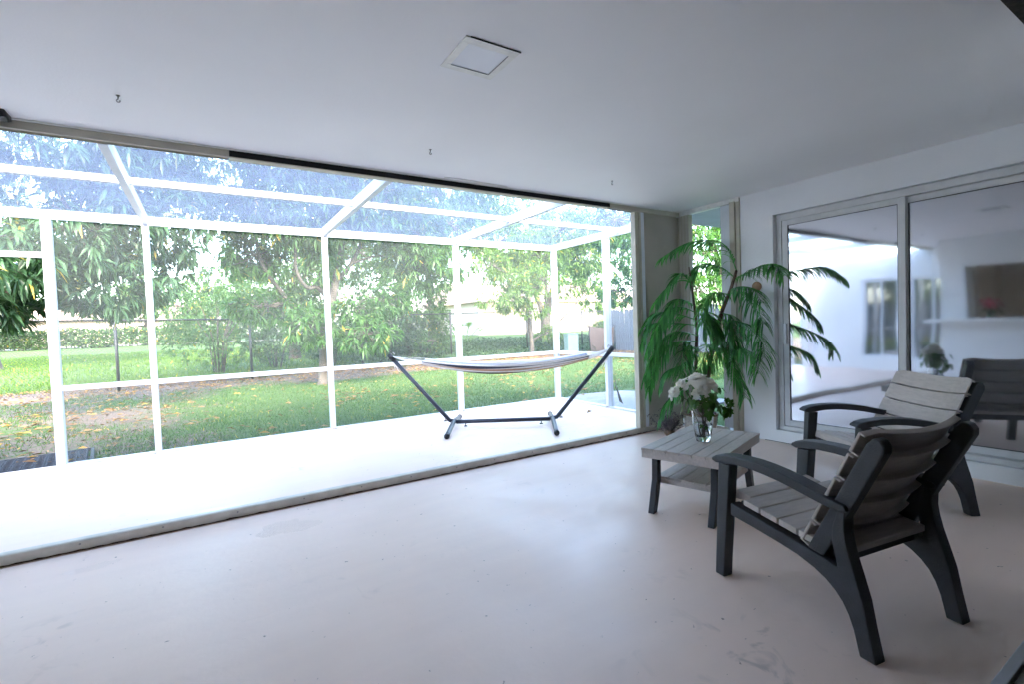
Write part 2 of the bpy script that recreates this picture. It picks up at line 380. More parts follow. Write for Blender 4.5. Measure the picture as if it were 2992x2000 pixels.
o = mesh_obj('lawn', np_mesh('lawn', V, F, [M['ground']]), None, smooth=True); tag(o, kind='structure')
V, F = grid(np.array([.275, 9, 22, 260.]), np.array([-60, -.86, 1, 2.745]), lambda x, y: x * 0 - .10)
o = mesh_obj('side_yard_lawn', np_mesh('side_yard_lawn', V, F, [M['ground']]), None); tag(o, kind='structure')
V, F = grid(np.array([-220, -60, -7.5]), np.array([-60, -10, 2.745]), lambda x, y: x * 0 - .10)
o = mesh_obj('far_side_lawn', np_mesh('far_side_lawn', V, F, [M['ground']]), None); tag(o, kind='structure')
struct('pavement_slab', MB().prism([(.62, 1.0), (2.3, .9), (2.35, 2.2), (1.9, 2.95), (1.1, 3.15), (.62, 3.0)], -.2, -.07, 'z'), M['slab'], .01)

# ------------------------------------------------------------------ patio shell
struct('patio_floor', MB().box(-7.3, 0.0, -3.2, .0, -.25, 0.0), M['floor'])
struct('deck', MB().box(-7.3, .27, .09, 2.74, -.25, 0.0), M['floor'], .006)
struct('ceiling', MB().box(-9.0, .02, -8.0, .09, 2.44, 2.468), M['ceiling'])
struct('roof', MB().prism([(.13, 2.472), (.13, 2.62), (-7, 5.3), (-14, 2.7), (-14, 2.472)], -16, .26, 'x'), M['shingle'])
struct('roof_eave', MB().prism([(.50, 2.472), (.50, 2.60), (-7, 5.3), (-14, 2.7), (-14, 2.472)], .264, 10, 'x'), mat('soffit_paint', (.30, .34, .38), .7, .1, 4))
# right wall with the glass door recess
wr = empty('wall_right', (0, -.73, 0), 0, 'white painted right wall around the recessed sliding glass door', 'wall')
box('wall_panel', M['wall'], wr, 0, .16, -1.063, -.732, 0, 2.438)
box('wall_panel', M['wall'], wr, 0, .16, -3.19, -1.063, 2.184, 2.438)
box('wall_panel', M['wall'], wr, 0, .16, -3.19, -1.063, 0, .118)
box('wall_panel', M['wall'], wr, 0, .16, -8, -3.19, 0, 2.438)
box('wall_base_crack', M['brown_black'], wr, -.002, .0, -1.35, -.95, .001, .006)
struct('wall_front', MB().box(.161, 9.5, -1.02, -.86, -.2, 2.47), M['wall'])
# back wall (the camera stands in its doorway) and the room behind it
wb = empty('wall_back', (-1.9, -3.2, 0), 0, 'back house wall with the wide doorway that the view comes from', 'wall')
box('wall_panel', M['wall'], wb, -1.7, -.002, -3.38, -3.2, 0, 2.438)
box('wall_panel', M['wall'], wb, -6.35, -5.6, -3.38, -3.2, 0, 2.438)
box('header', M['brown_black'], wb, -5.6, -1.7, -3.38, -3.247, 2.10, 2.438)
sill = box('sill', M['white'], wb, -5.6, -1.7, -3.232, -3.2, 0, .028, .003)
box('sill_track', M['steel'], wb, -5.6, -1.7, -3.38, -3.236, 0, .012)
for k in range(3): box('sill_ridge', M['steel'], wb, -5.6, -1.7, -3.27 - k * .04, -3.262 - k * .04, .0125, .026)
struct('room_floor', MB().box(-9, .0, -8, -3.2, -.25, -.004), M['roomfloor'])
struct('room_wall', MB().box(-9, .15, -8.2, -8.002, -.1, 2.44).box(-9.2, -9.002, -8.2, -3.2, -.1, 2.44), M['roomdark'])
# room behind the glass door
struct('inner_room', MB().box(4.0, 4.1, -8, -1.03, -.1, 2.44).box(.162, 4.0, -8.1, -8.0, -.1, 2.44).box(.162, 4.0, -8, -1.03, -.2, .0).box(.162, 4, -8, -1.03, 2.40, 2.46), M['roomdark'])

# left end: windowed wing wall and the kitchen pass-through (seen in the door glass)
wl = empty('wall_left', (-7.3, 1.0, 0), 0, 'white wing wall with two tall windows at the far end of the patio, seen reflected in the glass door', 'wall')
def holed(root, X0, X1, ya, yb, z0, z1, holes, m):
    cuts = sorted(holes); y = ya
    for (h0, h1, hz0, hz1) in cuts:
        if h0 > y + 1e-4: box('wall_panel', m, root, X0, X1, y, h0, z0, z1)
        box('wall_panel', m, root, X0, X1, h0, h1, z0, hz0); box('wall_panel', m, root, X0, X1, h0, h1, hz1, z1); y = h1
    box('wall_panel', m, root, X0, X1, y, yb, z0, z1)
holed(wl, -7.5, -7.302, -.4, 2.42, 0, 2.438, [(-.30, .36, .25, 1.92), (.56, 1.26, .25, 1.92)], M['wall'])
box('corner_column', M['wall'], wl, -7.30, -7.12, 2.25, 2.42, 0, 2.38)
for (a, c) in ((-.30, .36), (.56, 1.26)):
    wn = empty('window', (-7.4, a, .25), 0, 'tall window in the far wing wall, ' + ('nearer the kitchen counter' if a < 0 else 'nearer the deck corner'), 'window', 'windows of the far wing wall')
    for (y0, y1, z0, z1) in ((a, a + .04, .25, 1.92), (c - .04, c, .25, 1.92), (a + .04, c - .04, .25, .30), (a + .04, c - .04, 1.87, 1.92), ((a + c) / 2 - .02, (a + c) / 2 + .02, .30, 1.87)):
        box('frame', M['white'], wn, -7.40, -7.34, y0, y1, z0, z1)
    box('pane', M['winglass'], wn, -7.385, -7.380, a + .04, c - .04, .30, 1.87)
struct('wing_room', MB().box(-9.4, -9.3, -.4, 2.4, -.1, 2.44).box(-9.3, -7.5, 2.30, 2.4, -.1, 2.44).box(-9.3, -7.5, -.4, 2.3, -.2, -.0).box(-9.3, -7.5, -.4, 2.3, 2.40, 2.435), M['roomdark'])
wk = empty('kitchen_wall', (-6.2, -1.8, 0), 0, 'white kitchen wall with a pass-through opening above a counter, seen reflected in the glass door', 'wall')
holed(wk, -6.35, -6.2, -3.2, -.41, 0, 2.438, [(-2.6, -.75, 1.06, 1.98)], M['wall'])
box('return_panel', M['wall'], wk, -7.30, -6.352, -.56, -.41, 0, 2.438)
box('counter', M['counter'], wk, -6.48, -5.88, -2.9, -.28, 1.0, 1.05, .006)
box('opening_frame', M['white'], wk, -6.24, -6.185, -.75, -.70, 1.052, 2.03)
struct('kitchen', MB().box(-8.9, -8.8, -2.0, -.56, 0, 2.44).box(-8.9, -8.8, -3.2, -2.0, 0, .2).box(-8.9, -8.8, -3.2, -2.0, 2.3, 2.44).box(-8.8, -6.352, -3.2, -.56, -.2, -.002).box(-9.0, -7.505, -.56, -.411, 0, 2.43).box(-8.9, -6.352, -3.4, -3.205, 0, 2.43), mat('kitchen_paint', (.78, .70, .60), .7, .1, 3))  # far wall left open out of view, added to let daylight in
for (y, h, m_, nm, lb) in ((-1.0, .34, M['pink'], 'flower_pot', 'pink flowers in a pot on the kitchen counter seen in the reflection'),):
    t = empty(nm, (-6.3, y, 1.05), 0, lb, 'flower pot')
    MB().lathe([(.035, 0), (.05, .02), (.06, .12), (.055, .12)], (-6.3, y, 1.052), 16).build('pot', M['dark'], t, smooth=True)
    P = np.array([-6.3, y, 1.28]) + unit(rng.normal(size=(60, 3))) * rng.uniform(.03, .13, (60, 1))
    V, F = leaf_arrays(P, unit(rng.normal(size=(60, 3)) + [0, 0, .4]), rng.uniform(.05, .09, 60), rng.uniform(.04, .06, 60)); mesh_obj('flowers', np_mesh('flowers', V, F, [M['pink']]), None, t)
    V, F = leaf_arrays(P - [0, 0, .09], unit(rng.normal(size=(60, 3))), rng.uniform(.06, .1, 60), rng.uniform(.03, .05, 60)); mesh_obj('foliage', np_mesh('foliage', V, F, [M['ivy']]), None, t)
t = empty('kitchen_cabinet', (-8.6, -1.9, 0), 0, 'dark kitchen cabinet behind the pass-through seen in the reflection', 'cabinet')
box('body', M['dark'], t, -8.78, -8.3, -2.4, -1.35, 0, 1.35, .005); box('upper', M['dark'], t, -8.78, -8.5, -2.5, -1.75, 1.45, 2.0, .005)

# ------------------------------------------------------------------ opening: tracks and shutters
ht = empty('shutter_header_track', (-3.6, 0, 2.38), 0, 'beige aluminium shutter track along the ceiling edge with a long black strip', 'track')
def header(x0, x1):
    MB().prism([(0, 2.388), (.012, 2.383), (.012, 2.400), (.055, 2.400), (.055, 2.383), (.067, 2.388), (.067, 2.4385), (0, 2.4385)], x0, x1, 'x').build('track_section', M['beige'], ht)
header(-7.29, -4.44); header(-1.07, -.001)
MB().prism([(.004, 2.393), (.067, 2.393), (.067, 2.4385), (.004, 2.4385)], -4.438, -1.072, 'x').build('black_strip', M['black'], ht)
MB().box(-4.438, -1.072, -.001, .07, 2.384, 2.3915).build('lower_lip', M['beige'], ht, bevel=.001)
MB().box(-7.29, -.001, -.016, -.001, 2.431, 2.4392).build('upper_lip', M['paintedge'], ht, bevel=.001)
t = MB().prism([(-2.94, -.06), (-2.80, -.075), (-2.33, -.045), (-2.32, -.025), (-2.92, -.030)], 2.433, 2.4392, 'z').build('peeling_strip', M['paintedge'], None)
tag(t, 'loose peeling filler strip on the ceiling above the black track', 'strip')
t = MB().prism([(-.135, 2.4395), (-.115, 2.405), (-.06, 2.395), (-.02, 2.41), (-.02, 2.4395)], -5.60, -5.455, 'x').build('ceiling_bracket', M['plastic'], None, bevel=.006)
tag(t, 'small black bracket at the ceiling edge in the far left corner', 'bracket')
ft = empty('shutter_floor_track', (-3.6, .03, 0), 0, 'worn beige shutter track raised along the patio threshold, rusty at its foot', 'track')
MB().prism([(0.022, .0025), (.018, .058), (.026, .064), (.074, .064), (.086, .0025)], -7.29, -.0, 'x').build('track_rail', M['thr'], ft, bevel=.002)
mb = MB(); x = -7.25
pr = [(x_, 0.002 + .007 * abs(math.sin(x_ * 37)) * random.random()) for x_ in np.arange(-7.28, -.02, .03)]
vs = []; fs = []
for i, (a, h) in enumerate(pr): vs += [(a, .0165 - .004 * random.random(), .0012), (a, .0165, .004 + h)]
for i in range(len(pr) - 1): fs.append((2 * i, 2 * i + 2, 2 * i + 3, 2 * i + 1))
MB().add(vs, fs).build('rust_line', M['rust'], ft)
for k in range(17): 
    x = -6.9 + k * .40 + random.uniform(-.03, .03); MB().lathe([(.006, 0), (.005, .0025)], (0, 0, 0), 10).build('screw', M['steel'], ft, True)
    q = bpy.data.objects[-1] if False else COL.objects[-1]; q.rotation_euler = (R(86), 0, 0); q.location = (x + 3.6, -.012, .040)
MB().prism([(-.012, .0), (.03, .0), (.03, .055), (-.008, .06)], -.55, -.001, 'y').build('side_rail', M['thr'], ft, bevel=.002)

# shutter closed across the right end of the opening: finely ribbed panel with end posts
s1 = empty('ribbed_shutter', (-.35, .04, .06), 0, 'ribbed beige storm shutter pulled across the right end of the opening', 'shutter')
mb = MB(); vs = []; n = 74
for i in range(n + 1):
    x = -.585 + (.58) * i / n; y = .036 + (.0035 if i % 2 else -.0035); vs += [(x, y, .066), (x, y, 2.386)]
mb.add(vs, [(2 * i, 2 * i + 2, 2 * i + 3, 2 * i + 1) for i in range(n)])
pan = mb.build('ribbed_panel', M['beigewall'], s1); md = pan.modifiers.new('thick', 'SOLIDIFY'); md.thickness = .006
for (x0, x1, y0, y1, m_) in ((-.72, -.672, .005, .07, M['beige']), (-.67, -.64, -.004, .075, M['beige']), (-.638, -.588, .0, .07, M['white'])):
    box('end_post', m_, s1, x0, x1, y0, y1, .066, 2.384, .003)
box('lock_handle', M['white'], s1, -.66, -.615, -.03, -.005, .98, 1.08, .006)
box('bottom_guide', M['beige'], s1, -.585, -.005, .02, .052, .0655, .085, .002)
box('corner_post', M['beige'], s1, -.004, .06, -.004, .085, .066, 2.386, .003)
# folded stack in the side opening
s2 = empty('folded_shutter', (-.01, -.06, .07), 0, 'folded accordion shutter stack in the corner beside the narrow side opening', 'shutter')
for k in range(6):
    y = -.012 - k * .021
    MB().prism([(-.035, y), (-.03, y - .016), (.035, y - .017), (.04, y - .001), (.01, y - .006), (-.01, y - .006)], .062, 2.384, 'z').build('blade', M['beige'] if k % 2 else M['beigewall'], s2, bevel=.002)
jm = empty('side_opening_frame', (0, -.6, 0), 0, 'cream and beige jamb with header framing the narrow side opening', 'door frame')
box('header', M['paintedge'], jm, -.02, .05, -.73, -.002, 2.392, 2.4385, .003)
box('white_stile', M['white'], jm, -.005, .06, -.63, -.512, .06, 2.390, .004)
box('track_stile', M['beige'], jm, -.035, .05, -.69, -.632, .001, 2.40, .004)
box('track_stile', M['beige'], jm, -.018, .05, -.731, -.692, .001, 2.43, .004)
for z in (.25, 1.05, 1.75): MB().lathe([(.005, 0), (.004, .003)], (-.037, -.66, z), 8).build('screw', M['steel'], jm)
struct('side_sill', MB().box(-.012, .14, -.51, -.0, -.2, -.003).box(0.0, .27, -.86, .089, -.25, -.006), M['slab'])

# ------------------------------------------------------------------ sliding glass door
sdoor = empty('sliding_glass_door', (.08, -2.0, .12), 0, 'aluminium framed sliding glass door mirroring the patio in the right wall', 'glass door')
fr = M['whitedirty']
box('frame_jamb', fr, sdoor, .05, .125, -1.115, -1.066, .121, 2.181, .002)
box('frame_head', fr, sdoor, .05, .125, -3.185, -1.117, 2.125, 2.181, .002)
box('frame_sill', fr, sdoor, .03, .125, -3.185, -1.117, .121, .160, .002)
def sash(y0, y1, X, nm):
    for (a, c, z0, z1, n_) in ((y0, y0 + .05, .163, 2.122, 'stile'), (y1 - .05, y1, .163, 2.122, 'stile'), (y0 + .0505, y1 - .0505, .163, .215, 'rail'), (y0 + .0505, y1 - .0505, 2.075, 2.122, 'rail')):
        box(n_, M['whitedirty'] if n_ == 'stile' else fr, sdoor, X, X + .028, a, c, z0, z1, .002)
    box('gasket', M['plastic'], sdoor, X + .004, X + .010, y0 + .0505, y1 - .0505, .2155, .2195); box('gasket', M['plastic'], sdoor, X + .004, X + .010, y0 + .0505, y1 - .0505, 2.0705, 2.0745)
    box('gasket', M['plastic'], sdoor, X + .004, X + .010, y0 + .0505, y0 + .0545, .22, 2.07); box('gasket', M['plastic'], sdoor, X + .004, X + .010, y1 - .0545, y1 - .0505, .22, 2.07)
    MB().box(X + .011, X + .016, y0 + .0515, y1 - .0515, .2165, 2.0735).build('glass_pane', M['doorglass'], sdoor)
sash(-2.085, -1.12, .055, 'a'); sash(-3.18, -2.04, .092, 'b')
box('latch', M['white'], sdoor, .035, .053, -1.155, -1.125, .95, 1.15, .004)

# ------------------------------------------------------------------ ceiling things
lt = empty('ceiling_light', (-3.51, -1.72, 2.44), 0, 'square recessed ceiling light with a cream frame and frosted panel, switched off', 'ceiling light')
x0, x1, y0, y1 = -3.645, -3.375, -1.855, -1.585
for (a, b_, c, d) in ((x0, x1, y0, y0 + .045), (x0, x1, y1 - .04, y1), (x0, x0 + .035, y0 + .0455, y1 - .0405), (x1 - .035, x1, y0 + .0455, y1 - .0405)):
    box('frame', M['paintedge'], lt, a, b_, c, d, 2.4345, 2.4392, .001)
box('diffuser', M['diffuser'], lt, x0 + .036, x1 - .036, y0 + .046, y1 - .041, 2.4362, 2.4391, .0005)
box('painted_shadow_line', M['brown_black'], lt, x0 + .02, x1 + .002, y0 - .0032, y0 - .0005, 2.434, 2.4392)  # dark strips: shade lines along the frame edges put in as colour
box('painted_shadow_line', M['brown_black'], lt, x1 - .0375, x1 - .0357, y0 + .046, y1 - .041, 2.4325, 2.4338); box('painted_shadow_line', M['brown_black'], lt, x0 + .036, x1 - .038, y1 - .0425, y1 - .0405, 2.4325, 2.4338)
for i, (x, lb) in enumerate(((-4.94, 'small steel hook screwed in the ceiling, leftmost of three, above the door end'), (-3.27, 'small steel hook screwed in the ceiling, the middle one of three'), (-1.59, 'small steel hook screwed in the ceiling, nearest the palm corner'))):
    pts = [(x, -.57, 2.4395), (x, -.57, 2.421)] + [(x + .007 * math.sin(a), -.57, 2.413 - .007 * math.cos(a)) for a in np.linspace(-2.6, 2.0, 9)]
    h = MB().tube(pts, .003, 6).lathe([(.008, -.004), (.010, -.0005)], (x, -.57, 2.4395), 10).build('ceiling_hook', M['steel'], None, smooth=True)
    tag(h, lb, 'hook', 'hooks along the ceiling')
h = MB().lathe([(.045, 0), (.05, .012), (.035, .03), (.02, .034)], (0, 0, 0), 20).build('wall_plaque', M['tan'], None, smooth=True)
h.rotation_euler = (0, R(-90), 0); h.location = (-.001, -.90, 1.52); tag(h, 'small round tan plaque on the white wall behind the palm', 'plaque')

# ------------------------------------------------------------------ screen enclosure
en = empty('screen_enclosure', (-3.3, 2.65, 0), 0, 'white aluminium framed insect screen enclosure around the outer deck', 'screen enclosure')
W_ = M['white']
PX = [-5.10, -3.33, -1.55, .20]; YO = 2.65
for x in PX: box('post', W_, en, x - .027, x + .027, YO - .05, YO + .05, .022, 2.398, .003)
box('door_post', W_, en, -5.90, -5.83, YO - .05, YO + .05, .001, 2.398, .003)
for x in PX[:-1]:
    br_ = box('bracket', M['whitedirty'], en, x - .031, x + .031, YO - .055, YO - .051, 2.30, 2.395, .001)
    for z in (2.325, 2.37): MB().tube([(x, YO - .0555, z), (x, YO - .058, z)], .005, 8).build('screw', M['steel'], en)
box('post', W_, en, .15, .25, 1.415, 1.467, .022, 2.398, .003)
box('eave_beam', W_, en, -7.10, .25, YO - .025, YO + .025, 2.40, 2.488, .003)
for x in PX[:-1]: box('rafter', W_, en, x - .026, x + .026, .132, YO - .0265, 2.402, 2.500, .003)
box('rafter', W_, en, .174, .226, .132, YO - .0265, 2.402, 2.500, .003)
segs = [(-7.1, PX[0])] + list(zip(PX[:-1], PX[1:]))
for (a, c) in segs:
    a_ = a + (.027 if a > -7 else 0); c_ = c - .0275 if c < .1 else c - .027
    box('purlin', W_, en, a_, c_, 1.115, 1.165, 2.43, 2.482, .002)
for (a, c) in zip([-5.865] + PX[:-1], PX):
    e0 = .036 if a < -5.5 else .0275
    box('chair_rail', W_, en, a + e0, c - .0275, YO - .02, YO + .02, .735, .785, .002)
    box('sole_plate', M['whitedirty'], en, a + e0, c - .0275, YO - .045, YO + .045, .0005, .0215, .002)
for (a, c) in ((1.4675, YO - .0505), (.12, 1.4145)):
    box('chair_rail', W_, en, .18, .22, a, c, .735, .785, .002); box('sole_plate', M['whitedirty'], en, .155, .245, a, c, .0005, .0215, .002)
box('door_header', W_, en, -6.95, -5.901, YO - .025, YO + .025, 2.03, 2.08, .002)
box('door_post', W_, en, -7.10, -6.98, YO - .05, YO + .05, .001, 2.398, .003)
def pane(x0, x1, y0, y1, z0, z1, m_): MB().box(x0, x1, y0, y1, z0, z1).build('screen_panel', m_, en) if False else sheet(x0, x1, y0, y1, z0, z1, m_)
def sheet(x0, x1, y0, y1, z0, z1, m_):
    if x0 == x1: v = [(x0, y0, z0), (x0, y1, z0), (x0, y1, z1), (x0, y0, z1)]
    elif y0 == y1: v = [(x0, y0, z0), (x1, y0, z0), (x1, y0, z1), (x0, y0, z1)]
    else: v = [(x0, y0, z0), (x1, y0, z0), (x1, y1, z0), (x0, y1, z0)]
    MB().add(v, [(0, 1, 2, 3)]).build('screen_panel', m_, en)
for (a, c) in zip([-5.83] + PX[:-1], PX):
    pane(a, c, YO + .012, YO + .012, .022, .735, M['screenw']); pane(a, c, YO + .012, YO + .012, .785, 2.40, M['screenw'])
pane(-6.98, -5.9, YO + .012, YO + .012, 2.08, 2.40, M['screenw'])
for (a, c) in ((1.467, YO - .05), (.12, 1.415)): pane(.205, .205, a, c, .022, .735, M['screenw']); pane(.205, .205, a, c, .785, 2.40, M['screenw'])
for (a, c) in segs:
    for (y0, y1) in ((.132, 1.115), (1.165, YO - .025)): pane(a, c, y0, y1, 2.485, 2.485, M['screenr'])
# torn piece of screen hanging by the side post
MB().add([(.235, 1.40, .62), (.26, 1.36, .30), (.28, 1.26, .06), (.24, 1.30, .10), (.235, 1.36, .35)], [(0, 1, 2, 3, 4)]).build('torn_screen', M['shade'], en)
# screen door swung outward
dr = empty('screen_door', (-6.96, YO + .06, .02), 0, 'white framed screen door swung open onto the garden at the left edge', 'screen door')
def dbar(a0, a1, z0, z1, n_='stile'):
    ang = R(73); c_, s_ = math.cos(ang), math.sin(ang); ox, oy = -6.955, YO + .06
    p = lambda a, d: (ox + a * c_ - d * s_, oy + a * s_ + d * c_)
    v = [p(a0, -.015), p(a1, -.015), p(a1, .015), p(a0, .015)]
    MB().prism(v, z0, z1, 'z').build(n_, W_, dr, bevel=.002)
dbar(0, .06, .03, 2.02); dbar(.92, .98, .03, 2.02); dbar(.0605, .9195, .03, .10, 'rail'); dbar(.0605, .9195, .98, 1.03, 'rail'); dbar(.0605, .9195, 1.96, 2.02, 'rail')
ang = R(73); c_, s_ = math.cos(ang), math.sin(ang)
for (z0, z1) in ((.10, .98), (1.03, 1.96)):
    MB().add([(-6.955 + .06 * c_, YO + .06 + .06 * s_, z0), (-6.955 + .92 * c_, YO + .06 + .92 * s_, z0), (-6.955 + .92 * c_, YO + .06 + .92 * s_, z1), (-6.955 + .06 * c_, YO + .06 + .06 * s_, z1)], [(0, 1, 2, 3)]).build('screen_panel', M['screenw'], dr)

# ------------------------------------------------------------------ standing water
def puddle(cx, cy, rx, ry, z, ang=0, seed=0):
    r_ = random.Random(seed); ph = [r_.uniform(0, 6.3) for _ in range(5)]; vs = []
    for k in range(48):
        t = 2 * math.pi * k / 48; q = 1 + .22 * math.sin(2 * t + ph[0]) + .15 * math.sin(3 * t + ph[1]) + .10 * math.sin(5 * t + ph[2]) + .06 * math.sin(9 * t + ph[3])
        x = math.cos(t) * rx * q; y = math.sin(t) * ry * q
        vs.append((cx + x * math.cos(ang) - y * math.sin(ang), cy + x * math.sin(ang) + y * math.cos(ang), z))
    o = MB().add(vs, [tuple(range(48))]).build('puddle', M['water']); tag(o, kind='structure')
puddle(-4.25, -.36, .15, .13, .0022, .3, 12); puddle(-5.46, 2.14, .20, .055, .0022, .2, 4); puddle(-.45, 2.0, .40, .25, .0022, -.6, 5)
puddle(-.55, 1.25, .35, .14, .0022, -.8, 9); puddle(-4.64, .28, .09, .05, .0022, .1, 7); puddle(-5.2, -.3, .10, .05, .0022, .1, 8)

# ------------------------------------------------------------------ chairs
def copy_tree(o, parent=None):
    c = o.copy(); COL.objects.link(c); c.parent = parent
    for ch in list(o.children): copy_tree(ch, c)
    return c
CW = .58
def make_chair():
    t = empty('armchair')
    for s in (-1, 1):
        def X(a, b_): return (s * a, s * b_)
        sf = [(0, 0), (.022, .10), (.041, .20), (.064, .275), (.084, .337), (.097, .39), (.103, .433), (.102, .47), (.100, .505), (.128, .505), (.150, .43), (.150, .377), (.130, .290), (.183, .301), (.248, .311), (.62, .369), (.62, .312), (.50, .299), (.367, .281), (.29, .268), (.22, .246), (.175, .224), (.14, .198), (.113, .168), (.092, .131), (.075, .085), (.055, 0)]
        MB().prism(sf, *sorted(X(CW / 2 - .055, CW / 2)), 'x').build('rear_leg', M['dark'], t, True, bevel=.005)
        MB().prism([(.718, .0), (.667, .0), (.660, .10), (.621, .541), (.686, .541)], *sorted(X(CW / 2 - .054, CW / 2 + .001)), 'x').build('leg', M['dark'], t, True, bevel=.005)
        MB().prism([(.250, .315), (.185, .305), (-.030, .742), (-.031, .765), (-.018, .785), (.004, .790), (.028, .765)], *sorted(X(CW / 2 - .052, CW / 2 - .003)), 'x').build('back_post', M['dark'], t, True, bevel=.006)
        top = [(.716, .548), (.714, .560), (.690, .575), (.643, .586), (.565, .593), (.49, .594), (.425, .590), (.36, .582), (.301, .572), (.24, .559), (.19, .547), (.13, .535), (.095, .529)]
        bot = [(.085, .510), (.11, .500), (.16, .505), (.23, .518), (.302, .533), (.36, .543), (.426, .551), (.49, .556), (.574, .555), (.65, .545), (.69, .540)]
        MB().prism(top + bot, *sorted(X(CW / 2 - .062, CW / 2 + .014)), 'x').build('armrest', M['dark'], t, True, bevel=.008, seg=3)
    # seat: six slats over the side rails, slightly dished
    def zs(y): return .406 + (-.062) * sst(.66, .30, np.array(y)) + .0 if False else float(.338 + .068 * max(0, (y - .12) / .52) ** 1.15)
    e = [.640, .556, .468, .380, .292, .205, .118]
    for k in range(6):
        a, b_ = e[k] - .004, e[k + 1] + .003; hw = (CW / 2 - .058) if k == 0 else CW / 2 - .006
        if k == 5: hw = CW / 2 - .060
        za, zb = zs(a) + .012, zs(b_) + .012
        front = [(a + .012, za - .045), (a + .006, za - .006)] if k == 0 else [(a, za - .026), (a, za)]
        MB().prism([(b_, zb - .026), front[0], front[1], (a - .004, za + .001), (b_, zb)], -hw, hw, 'x').build('seat_slat', M['slat'], t, True, bevel=.004)
    box('cross_rail', M['dark'], t, -CW / 2 + .056, CW / 2 - .056, .16, .20, .272, .318, .004, True); box('cross_rail', M['dark'], t, -CW / 2 + .056, CW / 2 - .056, .585, .612, .32, .372, .004, True)
    # back: five bowed slats in front of the posts
    p0 = Vector((0, .262, .325)); d = Vector((0, -.222, .452)).normalized(); nrm = Vector((0, d.z, -d.y)); Ltot = .545
    def PROF(a0, a1): return ((a0, -.016), (a0, .022), (a1, .022), (a1, -.004), (a1 - .007, -.004), (a1 - .007, .012), (a0 + .007, .010), (a0 + .007, -.016))
    for k in range(5):
        a0 = Ltot * k / 5 + .004; a1 = Ltot * (k + 1) / 5 - .004; hw = CW / 2 - .002; n = 12; vs = []; fs = []
        for i in range(n + 1):
            u = -1 + 2 * i / n; bow = -.048 * (1 - u * u) - .0
            for (al, th) in PROF(a0, a1):
                cr = .018 * max(0, abs(u) - .86) / .14 if k == 4 and al > a1 - .02 else 0
                q = p0 + d * (al - cr) + nrm * (th + bow - .001 + .012 * (1 - (al - a0) / (a1 - a0)) * 0)
                vs.append((u * hw, q.y, q.z))
        for i in range(n):
            for j in range(8): fs.append((i * 8 + j, i * 8 + (j + 1) % 8, (i + 1) * 8 + (j + 1) % 8, (i + 1) * 8 + j))
        fs += [(7, 6, 5, 4, 3, 2, 1, 0), tuple(n * 8 + j for j in range(8))]
        me = MB().add(vs, fs).mesh('back_slat'); bm = bmesh.new(); bm.from_mesh(me); bmesh.ops.recalc_face_normals(bm, faces=bm.faces); bm.to_mesh(me); bm.free()
        mesh_obj('back_slat', me, M['slat'], t, True, bevel=.002, seg=1)
    return t
chair = make_chair()
def place(o, cx, cy, heading, label):
    o.location = (cx, cy, 0); o.rotation_euler = (0, 0, -heading); o['label'] = label; o['category'] = 'armchair'; o['group'] = 'resin armchairs by the side table'
h1 = R(9.65); c1x = -2.733 + math.cos(h1) * CW / 2; c1y = -2.951 - math.sin(h1) * CW / 2
chair2 = copy_tree(chair)
place(chair, c1x, c1y, h1, 'taupe slatted armchair with charcoal frame in the foreground, its back to the viewer')
place(chair2, -.671, -2.502, R(-56.5), 'taupe slatted armchair with charcoal frame beside the glass door, facing the side table')

# ------------------------------------------------------------------ side table
tb = empty('side_table', (-1.868, -1.632, 0), R(16.3), 'low slatted taupe side table with splayed charcoal legs and lower shelf', 'table')
HX, HY, HT = .40, .245, .412
for k in range(6):
    y0 = -HY + k * (2 * HY / 6); box('top_slat', M['slat'], tb, -HX, HX, y0 + .0015, y0 + 2 * HY / 6 - .0015, HT - .018, HT, .002, True)
for (a, b_, c, d) in ((-HX + .003, -HX + .025, -HY + .003, HY - .003), (HX - .025, HX - .003, -HY + .003, HY - .003), (-HX + .026, HX - .026, -HY + .003, -HY + .025), (-HX + .026, HX - .026, HY - .025, HY - .003)):
    box('apron', M['slat'], tb, a, b_, c, d, HT - .062, HT - .0185, .002, True)
for sx in (-1, 1):
    for sy in (-1, 1):
        pf = [(.375, 0), (.425, 0), (.385, .13), (.362, .20), (.358, .26), (.352, .365), (.302, .365), (.305, .26), (.308, .20), (.335, .11)]
        pf = [(sx * (x - .02), z) for x, z in pf]; y = sy * .185
        MB().prism(pf, y - .020, y + .020, 'y').build('leg', M['dark'], tb, True, bevel=.004)
sh = box('shelf_frame', M['slat'], tb, -.283, .283, -.196, .196, .168, .196, .002, True)
for k in range(5):
    y0 = -.20 + k * .08; box('shelf_slat', M['slat'], tb, -.284, .284, y0 + .0015, y0 + .0785, .1965, .212, .002, True)

# ------------------------------------------------------------------ vase and bouquet
VX, VY, VZ = -1.894, -1.654, .4125
va = empty('glass_vase', (VX, VY, VZ), 0, 'clear tapered glass vase half full of water on the side table', 'vase')
MB().lathe([(.034, 0), (.044, .004), (.052, .04), (.060, .10), (.068, .18), (.075, .255), (.0765, .262), (.074, .263), (.0715, .255), (.0645, .18), (.0565, .10), (.049, .045), (.040, .032), (.001, .030)], (VX, VY, VZ), 40).build('vessel', M['vase'], va, smooth=True)
MB().lathe([(.002, .0305), (.0395, .0325), (.0485, .0455), (.0560, .10), (.0585, .118)], (VX, VY, VZ), 40).build('water', M['vwater'], va, smooth=True)
bq = empty('flower_bouquet', (VX, VY, VZ + .035), 0, 'bunch of white roses and ivy leaves standing in the glass vase', 'bouquet')
blooms = [(-1.985, -1.558, .790, .064), (-1.925, -1.632, .832, .070), (-1.868, -1.690, .800, .066), (-2.025, -1.525, .742, .054), (-1.93, -1.680, .748, .062), (-1.83, -1.60, .80, .055)]
